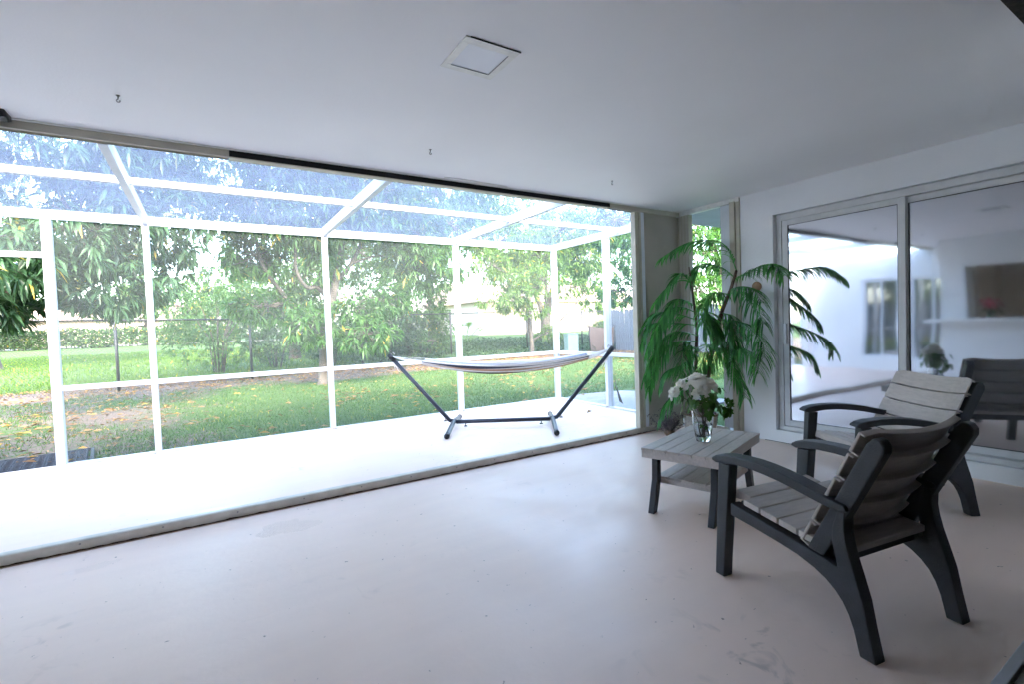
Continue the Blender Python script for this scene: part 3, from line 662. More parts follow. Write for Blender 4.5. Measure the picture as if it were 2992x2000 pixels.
for i, (x, y, z, r_) in enumerate(blooms):
    c = np.array([x, y, z]); ax = unit(np.array([[x - VX - .03, y - VY - .03, .13]]))[0]; Vs = []; Fs = []; nf = 0
    a_ = unit(np.cross(ax, [0, 0, 1.0])[None])[0]; b2 = np.cross(ax, a_)
    for ring, (n, op, ln) in enumerate(((3, .25, .75), (4, .55, .9), (5, .95, 1.05), (6, 1.35, 1.15))):
        for k in range(n):
            th = 2 * math.pi * k / n + ring * .6 + random.uniform(-.2, .2); rad = a_ * math.cos(th) + b2 * math.sin(th); tn = -a_ * math.sin(th) + b2 * math.cos(th)
            G = []
            for iu in range(5):
                u = iu / 4
                for iv in range(5):
                    v = -1 + iv / 2; o_ = op * (.35 + .65 * u) + .25 * u * u * (ring > 1)
                    q = c - ax * r_ * .45 + (ax * math.cos(o_) + rad * math.sin(o_)) * r_ * ln * u * (1 + .06 * math.sin(v * 7 + k)) + tn * v * r_ * .62 * math.sin(math.pi * min(1, .15 + .72 * u)) - rad * (v * v) * r_ * .22 * u
                    G.append(q)
            Vs += G
            for iu in range(4):
                for iv in range(4):
                    p = nf + iu * 5 + iv; Fs += [(p, p + 1, p + 6), (p, p + 6, p + 5)]
            nf += 25
    o = mesh_obj('bloom', np_mesh('bloom', np.array(Vs), np.array(Fs), [M['petal']]), None, bq, smooth=True)
    MB().tube([c - ax * r_ * .4, (x * .5 + VX * .5, y * .5 + VY * .5, VZ + .27), (VX + random.uniform(-.02, .02), VY + random.uniform(-.02, .02), VZ + .12), (VX + random.uniform(-.028, .028), VY + random.uniform(-.028, .028), VZ + .04)], .0032, 6).build('stem', M['stem'], bq, smooth=True)
def ivy_leaf(c, nrm, up, s):
    nrm = Vector(nrm).normalized(); up = Vector(up); up = (up - nrm * up.dot(nrm)).normalized(); sd_ = up.cross(nrm)
    out = [(0, -.05), (.25, -.28), (.55, -.12), (.42, .15), (.62, .42), (.30, .48), (.22, .80), (0, 1.0), (-.22, .80), (-.30, .48), (-.62, .42), (-.42, .15), (-.55, -.12), (-.25, -.28)]
    vs = [Vector(c) + nrm * .05 * s] + [Vector(c) + sd_ * x * s + up * y * s - nrm * (abs(x) * .25 + y * y * .18) * s for x, y in out]
    return vs, [(0, 1 + i, 1 + (i + 1) % len(out)) for i in range(len(out))]
for k in range(64):
    th = random.uniform(0, 6.28); rr = random.uniform(.05, .15); z = random.uniform(.645, .765) - max(0, rr - .10) * .4
    c = (VX + .01 + rr * math.cos(th), VY - .005 + rr * math.sin(th), z)
    if k < 10: c = (VX + .06 + random.uniform(0, .07), VY - .08 - random.uniform(0, .05), random.uniform(.58, .70))
    vs, fs = ivy_leaf(c, (math.cos(th), math.sin(th), random.uniform(.0, .9)), (math.cos(th) * .4, math.sin(th) * .4, random.uniform(-1.0, .3)), random.uniform(.030, .062))
    MB().add(vs, fs).build('leaf', M['ivy'], bq)
for (dx, dy, z, s) in ((-.058, -.035, .53, .024), (-.035, -.055, .52, .022), (-.09, .05, .80, .022), (-.13, .06, .77, .022), (-.12, .10, .72, .02), (-.105, .035, .82, .018)):
    vs, fs = ivy_leaf((VX + dx, VY + dy, z), (-.7, -.6, .4), (-.2, .2, -.6), s); MB().add(vs, fs).build('leaf', M['ivy'], bq)
MB().tube([(VX - .03, VY - .03, .67), (VX - .062, VY - .04, .60), (VX - .066, VY - .045, .545)], .0015, 5).build('tendril', M['stem'], bq)

# ------------------------------------------------------------------ palm in its basket
FR = [
  [(-0.12, -0.758, 1.693), (-0.153, -0.633, 1.979), (-0.343, -0.387, 2.016), (-0.632, -0.257, 1.853)],
  [(-0.116, -0.762, 1.612), (-0.274, -1.048, 1.67), (-0.38, -1.27, 1.68), (-0.45, -1.42, 1.56)],
  [(-0.369, -0.434, 1.556), (-0.513, -0.411, 1.68), (-0.65, -0.315, 1.529), (-0.749, -0.27, 1.399)],
  [(-0.362, -0.443, 1.354), (-0.584, -0.401, 1.424), (-0.77, -0.324, 1.183), (-0.879, -0.264, 0.908)],
  [(-0.364, -0.441, 1.219), (-0.461, -0.233, 1.297), (-0.604, -0.12, 1.289), (-0.726, -0.1, 1.154)],
  [(-0.347, -0.463, 1.05), (-0.599, -0.382, 1.094), (-0.794, -0.293, 0.887), (-0.904, -0.232, 0.61)],
  [(-0.163, -0.701, 1.469), (-0.251, -0.915, 1.453), (-0.365, -1.127, 1.258), (-0.411, -1.198, 1.153)],
  [(-0.203, -0.649, 1.209), (-0.296, -0.938, 1.156), (-0.464, -1.212, 0.995), (-0.54, -1.276, 0.857)],
  [(-0.234, -0.609, 0.962), (-0.292, -0.862, 0.936), (-0.394, -1.089, 0.841), (-0.44, -1.161, 0.699)],
  [(-0.216, -0.632, 0.912), (-0.245, -0.758, 0.786), (-0.236, -0.853, 0.598), (-0.253, -0.912, 0.43)],
  [(-0.349, -0.46, 0.865), (-0.4, -0.302, 0.739), (-0.493, -0.186, 0.669), (-0.546, -0.137, 0.528)],
  [(-0.116, -0.762, 1.595), (-0.13, -0.58, 1.751), (-0.178, -0.401, 1.787), (-0.21, -0.277, 1.644)],
  [(-0.163, -0.701, 1.453), (-0.41, -0.709, 1.467), (-0.556, -0.683, 1.311), (-0.573, -0.743, 1.059)],
  [(-0.352, -0.456, 0.628), (-0.49, -0.359, 0.515), (-0.62, -0.273, 0.349), (-0.662, -0.218, 0.194)],
  [(-0.154, -0.713, 1.501), (-0.225, -0.866, 1.52), (-0.285, -1.035, 1.474), (-0.331, -1.139, 1.346)],
  [(-0.212, -0.638, 1.276), (-0.273, -0.804, 1.222), (-0.299, -0.852, 1.047), (-0.37, -0.843, 0.83)],
  [(-0.363, -0.441, 1.253), (-0.408, -0.629, 1.279), (-0.406, -0.714, 1.084), (-0.458, -0.728, 0.895)],
  [(-0.349, -0.46, 0.882), (-0.573, -0.497, 0.961), (-0.682, -0.52, 0.774), (-0.733, -0.536, 0.586)],
  [(-0.254, -0.583, 0.879), (-0.453, -0.653, 0.957), (-0.572, -0.662, 0.773), (-0.659, -0.631, 0.619)],
]
for p_ in list(FR[3:6] + FR[15:18]):     # more fronds between the main ones
    j_ = [Vector((random.uniform(-.09, .05), random.uniform(-.09, .05), random.uniform(-.16, .02))) * (k_ / 3) for k_ in range(4)]
    FR.append([tuple(Vector(q_) + dq_ + Vector((0, 0, -.06))) for q_, dq_ in zip(p_, j_)])
pl = empty('potted_palm', (-.34, -.47, .0), 0, 'tall artificial palm with drooping green fronds in the corner by the side opening', 'plant')
MB().tube([(-.366, -.438, .10), (-.366, -.438, .322), (-.364, -.441, .713), (-.351, -.458, 1.134), (-.37, -.433, 1.472), (-.39, -.407, 1.759)], [.020, .019, .017, .015, .012, .007], 9).build('stem', M['palmstem'], pl, smooth=True)
MB().tube([(-.318, -.50, .10), (-.318, -.50, .324), (-.284, -.544, .729), (-.252, -.585, 1.013), (-.202, -.651, 1.308), (-.154, -.713, 1.501), (-.12, -.758, 1.693)], [.026, .025, .024, .022, .019, .016, .012], 9).build('stem', M['palmstem'], pl, smooth=True)
def bez(p, t):
    p = [np.array(q) for q in p]; c1 = p[1] + (p[1] - p[0]) * .15; c2 = p[2] + (p[2] - p[3]) * .15
    # catmull style through four points
    s = t * 3; i = min(2, int(s)); f = s - i
    q0 = p[max(0, i - 1)]; q1 = p[i]; q2 = p[i + 1]; q3 = p[min(3, i + 2)]
    return .5 * ((2 * q1) + (-q0 + q2) * f + (2 * q0 - 5 * q1 + 4 * q2 - q3) * f * f + (-q0 + 3 * q1 - 3 * q2 + q3) * f ** 3)
for fi, pts in enumerate(FR):
    C = np.array([bez(pts, t) for t in np.linspace(0, 1, 15)]); ln = np.linalg.norm(np.diff(C, axis=0), axis=1).sum()
    fo = MB().tube([tuple(c) for c in C], [.006 * (1 - .75 * i / 14) for i in range(15)], 5).build('frond', M['palm'], pl, smooth=True)
    n = int(27 * ln / .75) + 6; Vs = []; Fs = []; nf = 0
    for k in range(n):
        for s in (-1, 1):
            t = .10 + .88 * (k + random.uniform(-.2, .2)) / n; t = min(.985, max(.06, t)); p = bez(pts, t); d = unit((bez(pts, min(1, t + .03)) - bez(pts, t - .03))[None])[0]
            sd_ = unit(np.cross(d, [0, 0, 1.0])[None])[0] * s; up = np.cross(sd_ * s, d)
            L = (.175 * math.sin(math.pi * (.18 + .70 * t)) + .07) * random.uniform(.85, 1.12); wd = .0165 * random.uniform(.8, 1.15)
            dirn = unit((d * random.uniform(.5, .95) + sd_ * random.uniform(.35, .85) + np.array([0, 0, .12]))[None])[0]
            q = p.copy(); m_ = 6; side = unit(np.cross(dirn, [0, 0, 1.0] + sd_ * .5)[None])[0]
            for j in range(m_ + 1):
                f = j / m_; ww = wd * (math.sin(math.pi * min(1, .12 + .88 * f)) ** .7 if j < m_ else .02) * .5
                nn = np.cross(side, dirn)
                Vs += [q + side * ww + nn * ww * .35, q, q - side * ww + nn * ww * .35]
                if j:
                    b0 = nf + (j - 1) * 3; Fs += [(b0, b0 + 1, b0 + 4), (b0, b0 + 4, b0 + 3), (b0 + 1, b0 + 2, b0 + 5), (b0 + 1, b0 + 5, b0 + 4)]
                dirn = unit((dirn + np.array([0, 0, -.20 - .17 * f]))[None])[0]; q = q + dirn * L / m_
            nf += (m_ + 1) * 3
    Vs = np.array(Vs); Vs[:, 0] = np.where(Vs[:, 1] < -.5, np.minimum(Vs[:, 0], -.045 + .01 * rng.random(len(Vs))), Vs[:, 0]); Vs[:, 1] = np.where(Vs[:, 0] < -.05, np.minimum(Vs[:, 1], -.02), Vs[:, 1])
    lf = mesh_obj('leaflets', np_mesh('leaflets', Vs, np.array(Fs), [M['palm']]), None, None, smooth=True); lf.parent = fo
    lf['kind'] = 'stuff'
bk = empty('wicker_basket', (-.345, -.47, 0), 0, 'whitewashed wicker basket holding the palm behind the side table', 'basket')
mb = MB()
for k in range(17):
    z = .012 + k * .0135; r_ = .125 + .035 * (z / .23) ** .8
    mb.tube([(-.345 + (r_ + .004 * math.sin(9 * t + k * math.pi)) * math.cos(t), -.47 + (r_ + .004 * math.sin(9 * t + k * math.pi)) * math.sin(t), z + .002 * math.sin(5 * t + k)) for t in np.linspace(0, 2 * math.pi, 37)], .0078, 6, False)
mb.build('weave', M['wicker'], bk, smooth=True)
for k in range(18):
    t = 2 * math.pi * k / 18; MB().tube([(-.345 + .121 * math.cos(t), -.47 + .121 * math.sin(t), .002), (-.345 + .156 * math.cos(t), -.47 + .156 * math.sin(t), .235)], .006, 6).build('stake', M['wickerd'], bk, smooth=True)
MB().lathe([(.11, .0), (.12, .10), (.145, .19), (.02, .195)], (-.345, -.47, .004), 24).build('filling', M['stem'], bk, smooth=True)
rim = MB().tube([(-.345 + .162 * math.cos(t), -.47 + .162 * math.sin(t), .238) for t in np.linspace(0, 2 * math.pi, 37)], .012, 8, False).build('rim', M['wickerd'], bk, smooth=True)
dl = empty('dried_flowers', (-.56, -.22, 0), 0, 'clump of dried lavender stalks on the floor beside the palm basket', 'dried flowers')
N = 240; P = np.array([-.545, -.235, .03]) + rng.normal(0, .022, (N, 3)) * [1, 1, .3]; D = unit(rng.normal(size=(N, 3)) * [.55, .55, .2] + [-.05, .05, .95])
V, F = leaf_arrays(P, D, rng.uniform(.14, .26, N), rng.uniform(.004, .007, N), .15); mesh_obj('stalks', np_mesh('stalks', V, F, [M['dried']]), None, dl)
P2 = np.repeat(P + D * rng.uniform(.13, .25, (N, 1)), 4, 0); D2 = unit(rng.normal(size=(N * 4, 3)))
V, F = leaf_arrays(P2, D2, rng.uniform(.012, .024, N * 4), rng.uniform(.006, .011, N * 4), .1); mesh_obj('flower_heads', np_mesh('flower_heads', V, F, [M['dried']]), None, dl)
MB().lathe([(.04, 0), (.055, .03), (.05, .06), (.03, .062)], (-.545, -.235, .001), 18).build('bundle_base', M['wickerd'], dl, smooth=True)

# ------------------------------------------------------------------ hammock and stand
jl = Vector((-2.13, 1.675, 0)); ax = Vector((.839, -.544, 0)).normalized(); pr_ = Vector((-ax.y, ax.x, 0))
def HP(s, z, o_=0.0): return jl + ax * s + pr_ * o_ + Vector((0, 0, z))
hs = empty('hammock_stand', tuple(HP(.6, 0)), 0, 'dark blue steel hammock stand on the outer deck', 'hammock stand')
JR = 1.195
MB().tube([HP(.03, .075), HP(JR - .03, .075)], .024, 14).build('base_bar', M['tube'], hs, smooth=True)
for (s, sg) in ((0, -1), (JR, 1)):
    MB().tube([HP(s, .035, -.60), HP(s, .040, -.52), HP(s, .075, -.10), HP(s, .082, 0), HP(s, .075, .10), HP(s, .040, .48), HP(s, .035, .55)], .026, 14).build('foot_bar', M['tube'], hs, smooth=True)
    for o_ in (-.61, .56):
        a = HP(s, .035, o_); b2 = HP(s, .0355, o_ + (.035 if o_ < 0 else -.035)); MB().tube([a, b2], .0305, 14).build('end_cap', M['plastic'], hs, smooth=True)
    s0 = s + sg * .02; tip = (-.745 if sg < 0 else 1.935)
    MB().tube([HP(s - sg * .03, .080), HP(s + sg * .05, .095), HP(s + sg * .09, .14), HP(tip, .905)], .024, 14).build('upright', M['tube'], hs, smooth=True)
    MB().tube([HP(tip - sg * .055, .842), HP(tip + sg * .012, .918)], .029, 14).build('upright_cap', M['plastic'], hs, smooth=True)
    MB().tube([HP(tip - sg * .03, .885), HP(tip - sg * .02, .93), HP(tip - sg * .045, .945), HP(tip - sg * .06, .92)], .006, 8).build('hook', M['steel'], hs, smooth=True)
    for (ss, z) in ((s + sg * .10, .118), (s - sg * .14, .048)):
        MB().tube([HP(ss, z + .01), HP(ss, z - .025)], .005, 8).tube([HP(ss - .02, z - .027), HP(ss + .02, z - .027)], .007, 8).build('clamp_screw', M['plastic'], hs, smooth=True)
hm = empty('hammock', tuple(HP(.65, .70)), 0, 'white tan and navy striped cotton hammock slung on the stand', 'hammock')
cols = ['w', 'n', 'w', 't', 'w', 'w', 't', 'b', 't', 't', 'w', 't', 'w', 'n', 'w', 't', 'w', 'g', 'w']
mats = [M['fabricw'], M['fabrict'], M['fabricn'], M['fabricb'], M['fabricg']]; cix = {'w': 0, 't': 1, 'n': 2, 'b': 3, 'g': 4}
NS, NV = 46, len(cols) * 2; s0, s1_ = -.34, 1.64; vs = []; fs = []; mi = []
for i in range(NS + 1):
    u = i / NS; s = s0 + (s1_ - s0) * u; sag = 1 - (2 * u - 1) ** 2; fl = .55 + .45 * math.sin(math.pi * (.08 + .84 * u))
    for j in range(NV + 1):
        v = -1 + 2 * j / NV; hw = .17 * fl; dep = .085 * fl + .03 * sag
        rimz = .845 - .078 * sag + (.012 if v > 0 else -.006) * abs(v)
        z = rimz - dep * (1 - abs(v) ** 2.2) + .010 * math.sin(v * 19 + u * 4) * (1 - abs(v)) + .006 * math.sin(v * 31 - u * 7)
        o_ = hw * (v + .10 * math.sin(v * 9 + u * 3)) + .012 * math.sin(u * 9 + v * 5)
        vs.append(HP(s, z, o_))
for i in range(NS):
    for j in range(NV): a = i * (NV + 1) + j; fs.append((a, a + 1, a + NV + 2, a + NV + 1)); mi.append(cix[cols[j // 2]])
mb = MB(); mb.add(vs, fs); mb.mi = mi
cl = mb.build('sling', None, hm, smooth=True, mats=mats); md = cl.modifiers.new('thick', 'SOLIDIFY'); md.thickness = .004
for (u, sg, tipS) in ((0, -1, -.725), (NS, 1, 1.905)):
    for k in range(13):
        j = int(k * NV / 12); p = Vector(vs[u * (NV + 1) + j]); q = HP(tipS, .895 + random.uniform(-.008, .008), random.uniform(-.006, .006))
        mid = (p + q) / 2 - Vector((0, 0, .006 + .012 * random.random())); MB().tube([p, mid, q], .0032, 5).build('cord', M['fabricw'], hm, smooth=True)
    for k in range(4):
        a = HP(tipS, .89, random.uniform(-.01, .01)); e_ = HP(tipS - sg * random.uniform(.04, .14), random.uniform(.68, .76), random.uniform(-.03, .03))
        MB().tube([a, (a + e_) / 2 + Vector((0, 0, -.02)), e_], .005, 6).build('rope_tail', M['fabricw'], hm, smooth=True)

# ------------------------------------------------------------------ garden: fences
cf = empty('chain_link_fence', (0, 13.0, -.1), 0, 'black chain-link fence crossing the back of the garden', 'fence')
FP = [(-16.0, 11.2), (-12.8, 11.6), (-9.7, 11.9), (-6.55, 12.15), (-3.48, 13.0), (-.13, 13.1), (3.48, 13.7), (7.38, 14.2), (10.36, 14.0), (13.5, 14.2)]
for (x, y) in FP: z = ghz(x, y); MB().tube([(x, y, z - .1), (x, y, z + 1.87)], .035, 10).tube([(x, y, z + 1.87), (x, y, z + 1.90)], [.040, .01], 10).build('post', M['chain'], cf, smooth=True)
V = []; F = []
def wire(a, b_, r_=.0030):
    global V, F
    a = np.array(a); b_ = np.array(b_); d = unit((b_ - a)[None])[0]; s = unit(np.cross(d, [0, 1.0, 0])[None])[0]; t = np.cross(d, s); n = len(V)
    for p in (a, b_):
        for k in range(3): V.append(p + (s * math.cos(2.094 * k) + t * math.sin(2.094 * k)) * r_)
    for k in range(3): q = (k + 1) % 3; F += [(n + k, n + q, n + 3 + q), (n + k, n + 3 + q, n + 3 + k)]
for (p, q) in zip(FP[:-1], FP[1:]):
    MB().tube([(*p, ghz(*p) + 1.84), (*q, ghz(*q) + 1.84)], .021, 8).build('top_rail', M['chain'], cf, smooth=True)
    V = []; F = []; L = math.hypot(q[0] - p[0], q[1] - p[1]); H = 1.80; st = .068
    def at(s, h): f = s / L; x = p[0] + (q[0] - p[0]) * f; y = p[1] + (q[1] - p[1]) * f; return (x, y, ghz(p[0], p[1]) * (1 - f) + ghz(q[0], q[1]) * f + .03 + h)
    for k in range(int(-H / st), int(L / st) + 1):
        a = k * st; lo = max(0, -a); hi = min(H, L - a)
        if hi > lo + .02: wire(at(a + lo, lo), at(a + hi, hi)); wire(at(a + lo, H - lo), at(a + hi, H - hi))
    o = mesh_obj('wire_mesh', np_mesh('wire_mesh', np.array(V), np.array(F), [M['chain']]), None, cf); o['kind'] = 'stuff'
wf = empty('wooden_fence', (11.5, 8, -.1), 0, 'weathered grey picket board fence along the right side of the garden', 'fence')
pk = MB().prism([(-.068, 0), (.068, 0), (.068, 1.84), (.03, 1.90), (-.03, 1.90), (-.068, 1.84)], -.010, .010, 'x').mesh('board')
for k in range(100):
    y = 13.6 - k * .145; b_ = mesh_obj('board', pk, M['fencewood'], wf, True); b_.location = (11.5 + random.uniform(-.006, .006) - 11.5, y - 8, random.uniform(-.02, .02)); b_.rotation_euler = (random.uniform(-.008, .008), 0, 0)
for z in (.35, 1.5): box('rail', M['fencewood'], wf, 11.525, 11.575, -.9, 13.6, z, z + .09)
sp = empty('shade_cloth_panel', (10.7, 12.9, -.1), 0, 'brown shade-cloth panel propped by the board fence at the back right', 'panel')
MB().prism([(9.97, -.12), (11.38, -.12), (11.40, 1.00), (10.8, .98), (10.3, 1.03), (9.86, 1.10)], 12.98, 13.0, 'y').build('cloth', M['shade'], sp)
for x in (9.90, 11.42): MB().tube([(x + .05, 12.96, -.15), (x, 12.96, 1.12)], .018, 7).build('stake', M['chain'], sp, smooth=True)
ub = empty('utility_box', (8.65, 12.7, -.1), 0, 'pale green metal utility box standing in the groundcover', 'utility box')
box('cabinet', M['box'], ub, 8.36, 8.92, 12.55, 12.85, -.12, .76, .015); box('lid', M['box'], ub, 8.345, 8.935, 12.535, 12.865, .765, .80, .01)
mt = empty('door_mat', (-6.4, 3.4, -.09), R(8), 'black rubber ring door mat on the grass outside the screen door', 'mat')
mb = MB()
for i in range(14):
    for j in range(9):
        cx, cy = -.55 + i * .085, -.36 + j * .085
        mb.tube([(cx + .04 * math.cos(t), cy + .04 * math.sin(t), .022) for t in np.linspace(0, 2 * math.pi, 9)], .009, 4, False)
mb.build('ring_mesh', M['rubber'], mt, True); box('border', M['rubber'], mt, -.62, .62, -.43, -.40, .008, .034, .004, True); box('border', M['rubber'], mt, -.62, .62, .37, .40, .008, .034, .004, True)
box('border', M['rubber'], mt, -.65, -.6205, -.43, .40, .008, .034, .004, True); box('border', M['rubber'], mt, .6205, .65, -.43, .40, .008, .034, .004, True)

# ------------------------------------------------------------------ trees
def rosettes(blobs, nleaf, L, seed, gf=.9, gthr=.40, shell=.55):
    """leaf base points, directions, lengths for rosettes spread through crown blobs"""
    P = []; A = []
    r_ = np.random.default_rng(seed)
    for (c, rad, n) in blobs:
        c = np.array(c); rad = np.array(rad); d = unit(r_.normal(size=(n * 3, 3))); rr = (shell ** 3 + (1 - shell ** 3) * r_.random(n * 3)) ** (1 / 3) * r_.uniform(.85, 1.1, n * 3)
        q = c + d * rad * rr[:, None]; keep = gate(q, gf, seed) > gthr + r_.normal(0, .06, len(q)); keep &= q[:, 2] > .25
        q = q[keep][:n]; dd = d[keep][:n]; P.append(q); A.append(dd)
    P = np.concatenate(P); A = np.concatenate(A); N = len(P)
    k = nleaf; PP = np.repeat(P, k, 0); AA = np.repeat(unit(A + r_.normal(0, .35, A.shape)), k, 0)
    rad = unit(r_.normal(size=(N * k, 3))); D = unit(AA * .55 + rad * .95 + np.array([0, 0, -.30]))
    ln = r_.uniform(.65, 1.2, N * k) * L; PP = PP + D * .02
    return P, PP, D, ln
def tree(name, label, trunk, blobs, leafm, nleaf=11, L=.20, wr_=.24, seed=1, gthr=.40, gf=.9, bark=None, twigs=True, droop=.30, group='garden trees', cat='tree', forks=None, shell=.55):
    base = trunk[0][0]; root = empty(name, base, 0, label, cat, group); bark = bark or M['bark']
    mb = MB(); r_ = random.Random(seed)
    def wob(pts, amt):
        return [Vector(p) + Vector((r_.uniform(-amt, amt), r_.uniform(-amt, amt), 0)) * (0 < i < len(pts) - 1) for i, p in enumerate(pts)]
    # trunk, smoothed
    pts = [Vector(p) for p, _ in trunk]; rd = [q for _, q in trunk]
    def dense(pts, rd, m_=4):
        P = []; Q = []
        for i in range(len(pts) - 1):
            q0 = pts[max(0, i - 1)]; q1 = pts[i]; q2 = pts[i + 1]; q3 = pts[min(len(pts) - 1, i + 2)]
            for k in range(m_):
                f = k / m_; P.append(.5 * ((2 * q1) + (-q0 + q2) * f + (2 * q0 - 5 * q1 + 4 * q2 - q3) * f * f + (-q0 + 3 * q1 - 3 * q2 + q3) * f ** 3)); Q.append(rd[i] * (1 - f) + rd[i + 1] * f)
        return P + [pts[-1]], Q + [rd[-1]]
    P, Q = dense(pts, rd); flare = [P[0] + Vector((0, 0, -.15))] + P; Qf = [Q[0] * 1.5] + Q; Qf[1] *= 1.25
    mb.tube(flare, Qf, 10)
    nodes = list(zip(P, Q))
    for lm in (forks or []):
        p_, q_ = dense([Vector(a) for a, _ in lm], [b_ for _, b_ in lm]); mb.tube(p_, q_, 8); nodes += list(zip(p_, q_))
    ros, PP, D, ln = rosettes(blobs, nleaf, L, seed, gf, gthr, shell)
    for (c, rad, n) in blobs:
        c = Vector(c); cand = [(a, b_) for a, b_ in nodes if a.z > base[2] + .25 * (P[-1].z - base[2])] or nodes
        s = min(cand, key=lambda ab: (ab[0] - c).length + max(0, ab[0].z - c.z) * .8); rb = max(.018, min(s[1] * .75, .035 * max(rad)))
        mid = (s[0] + c) / 2 + Vector((r_.uniform(-.2, .2), r_.uniform(-.2, .2), .12 * (s[0] - c).length)); p_, q_ = dense([s[0], mid, c], [rb, rb * .7, rb * .4]); mb.tube(p_, q_, 6)
        if twigs:
            near = ros[np.argsort(np.linalg.norm((ros - np.array(c)) / np.array(rad), axis=1))[:n]]
            for t_ in near[:: max(1, len(near) // 26)]:
                t_ = Vector(t_); m2 = (c + t_) / 2 + Vector((r_.uniform(-.12, .12), r_.uniform(-.12, .12), r_.uniform(-.05, .12))); mb.tube([c, m2, t_], [rb * .35, rb * .25, .006], 4, False)
    mb.build('trunk', bark, root, smooth=True)
    V, F = leaf_arrays(PP, D, ln, ln * wr_ * rng.uniform(.8, 1.2, len(ln)), droop); mesh_obj('crown', np_mesh('crown', V, F, [leafm]), None, root)
    return root
def g0(x, y): return (x, y, ghz(x, y))
tree('mango_tree', 'mango tree with pale leaning trunk in the middle of the lawn', [(g0(-2.17, 9.27), .125), ((-2.12, 9.25, .55), .115), ((-2.12, 9.25, 1.1), .11), ((-1.9, 9.35, 1.8), .105), ((-1.72, 9.4, 2.5), .095), ((-1.55, 9.45, 3.3), .08), ((-1.3, 9.4, 4.6), .05)],
     [((-3.6, 9.0, 4.0), (1.0, 1.3, .55), 190), ((-2.6, 8.6, 4.3), (1.5, 1.5, 1.0), 450), ((-.9, 8.6, 4.6), (1.7, 1.6, 1.1), 520), ((-2.4, 8.0, 5.6), (2.4, 1.9, .9), 600), ((-4.5, 8.4, 5.0), (1.6, 1.5, 1.0), 360), ((-1.2, 7.4, 6.8), (3.2, 1.8, .9), 330), ((-3.4, 4.6, 7.2), (2.2, 2.2, .8), 420), ((-.4, 4.8, 7.4), (2.2, 2.2, .8), 420), ((-1.9, 2.4, 8.0), (2.4, 1.6, .7), 380), ((1.9, 5.6, 7.2), (1.8, 2.0, .8), 300), ((.5, 9.0, 3.0), (1.3, 1.0, .8), 230), ((-2.1, 9.3, 3.0), (.55, .6, .55), 70), ((-3.5, 9.3, 3.1), (.85, .8, .5), 150), ((.6, 9.2, 3.6), (1.2, 1.2, .7), 170), ((1.2, 9.0, 5.0), (1.6, 1.4, .9), 220), ((-2.5, 8.4, 1.45), (.6, .5, .45), 55), ((-1.3, 8.2, 1.15), (.75, .6, .40), 70), ((-1.4, 8.6, 1.75), (.6, .6, .35), 45), ((-.6, 8.8, 2.0), (.7, .6, .4), 60), ((-3.3, 9.3, 1.9), (.9, .8, .35), 70)],  # high blobs over the deck are added out of view to shade it
     M['mango'], 11, .23, .25, 3, .40, .95, M['barklight'], forks=[[((-2.12, 9.25, 1.0), .07), ((-2.5, 9.3, 1.45), .065), ((-2.9, 9.4, 2.1), .055), ((-3.4, 9.3, 2.9), .04), ((-3.6, 9.0, 4.0), .025)], [((-1.85, 9.36, 2.0), .06), ((-2.2, 9.2, 2.35), .05), ((-2.5, 9.0, 2.35), .045), ((-2.75, 8.8, 2.9), .035), ((-2.6, 8.6, 4.2), .02)], [((-1.72, 9.4, 2.5), .06), ((-1.2, 9.3, 3.2), .05), ((-.9, 8.9, 4.3), .03)]])
tree('mango_tree', 'dark mango tree overhanging the screen door at the left edge', [(g0(-9.4, 7.2), .22), ((-9.2, 7.1, 1.0), .20), ((-8.8, 6.9, 2.0), .18), ((-8.3, 6.8, 3.2), .14), ((-8.0, 6.7, 5.0), .08)],
     [((-7.2, 5.4, 2.5), (1.2, 1.0, .75), 170), ((-6.1, 5.8, 3.0), (1.0, 1.0, .9), 190), ((-5.3, 6.4, 3.3), (.9, 1.0, 1.1), 190), ((-6.6, 5.2, 4.2), (1.4, 1.2, .9), 260), ((-5.2, 5.8, 4.6), (1.1, 1.1, .9), 190), ((-5.9, 6.2, 2.2), (1.1, .9, .55), 130), ((-7.6, 6.2, 1.9), (.9, .9, .5), 110), ((-8.2, 5.2, 4.0), (1.3, 1.3, 1.1), 200), ((-5.6, 5.0, 5.6), (1.7, 1.5, .9), 220), ((-7.8, 4.6, 5.8), (1.6, 1.5, .9), 200), ((-6.2, 3.0, 7.0), (2.0, 2.0, .8), 380), ((-5.4, 1.6, 7.6), (1.8, 1.4, .7), 260)],  # last two blobs: unseen canopy added above the deck to block sky light
     M['mangod'], 13, .215, .25, 5, .34, .9, M['bark'], forks=[[((-9.2, 7.1, 1.2), .09), ((-8.3, 6.6, 1.75), .07), ((-7.5, 6.2, 1.85), .05), ((-6.9, 5.9, 1.95), .03)], [((-8.8, 6.9, 2.0), .10), ((-7.5, 6.4, 2.6), .07), ((-6.2, 6.2, 3.0), .04), ((-5.4, 6.3, 3.3), .02)]])
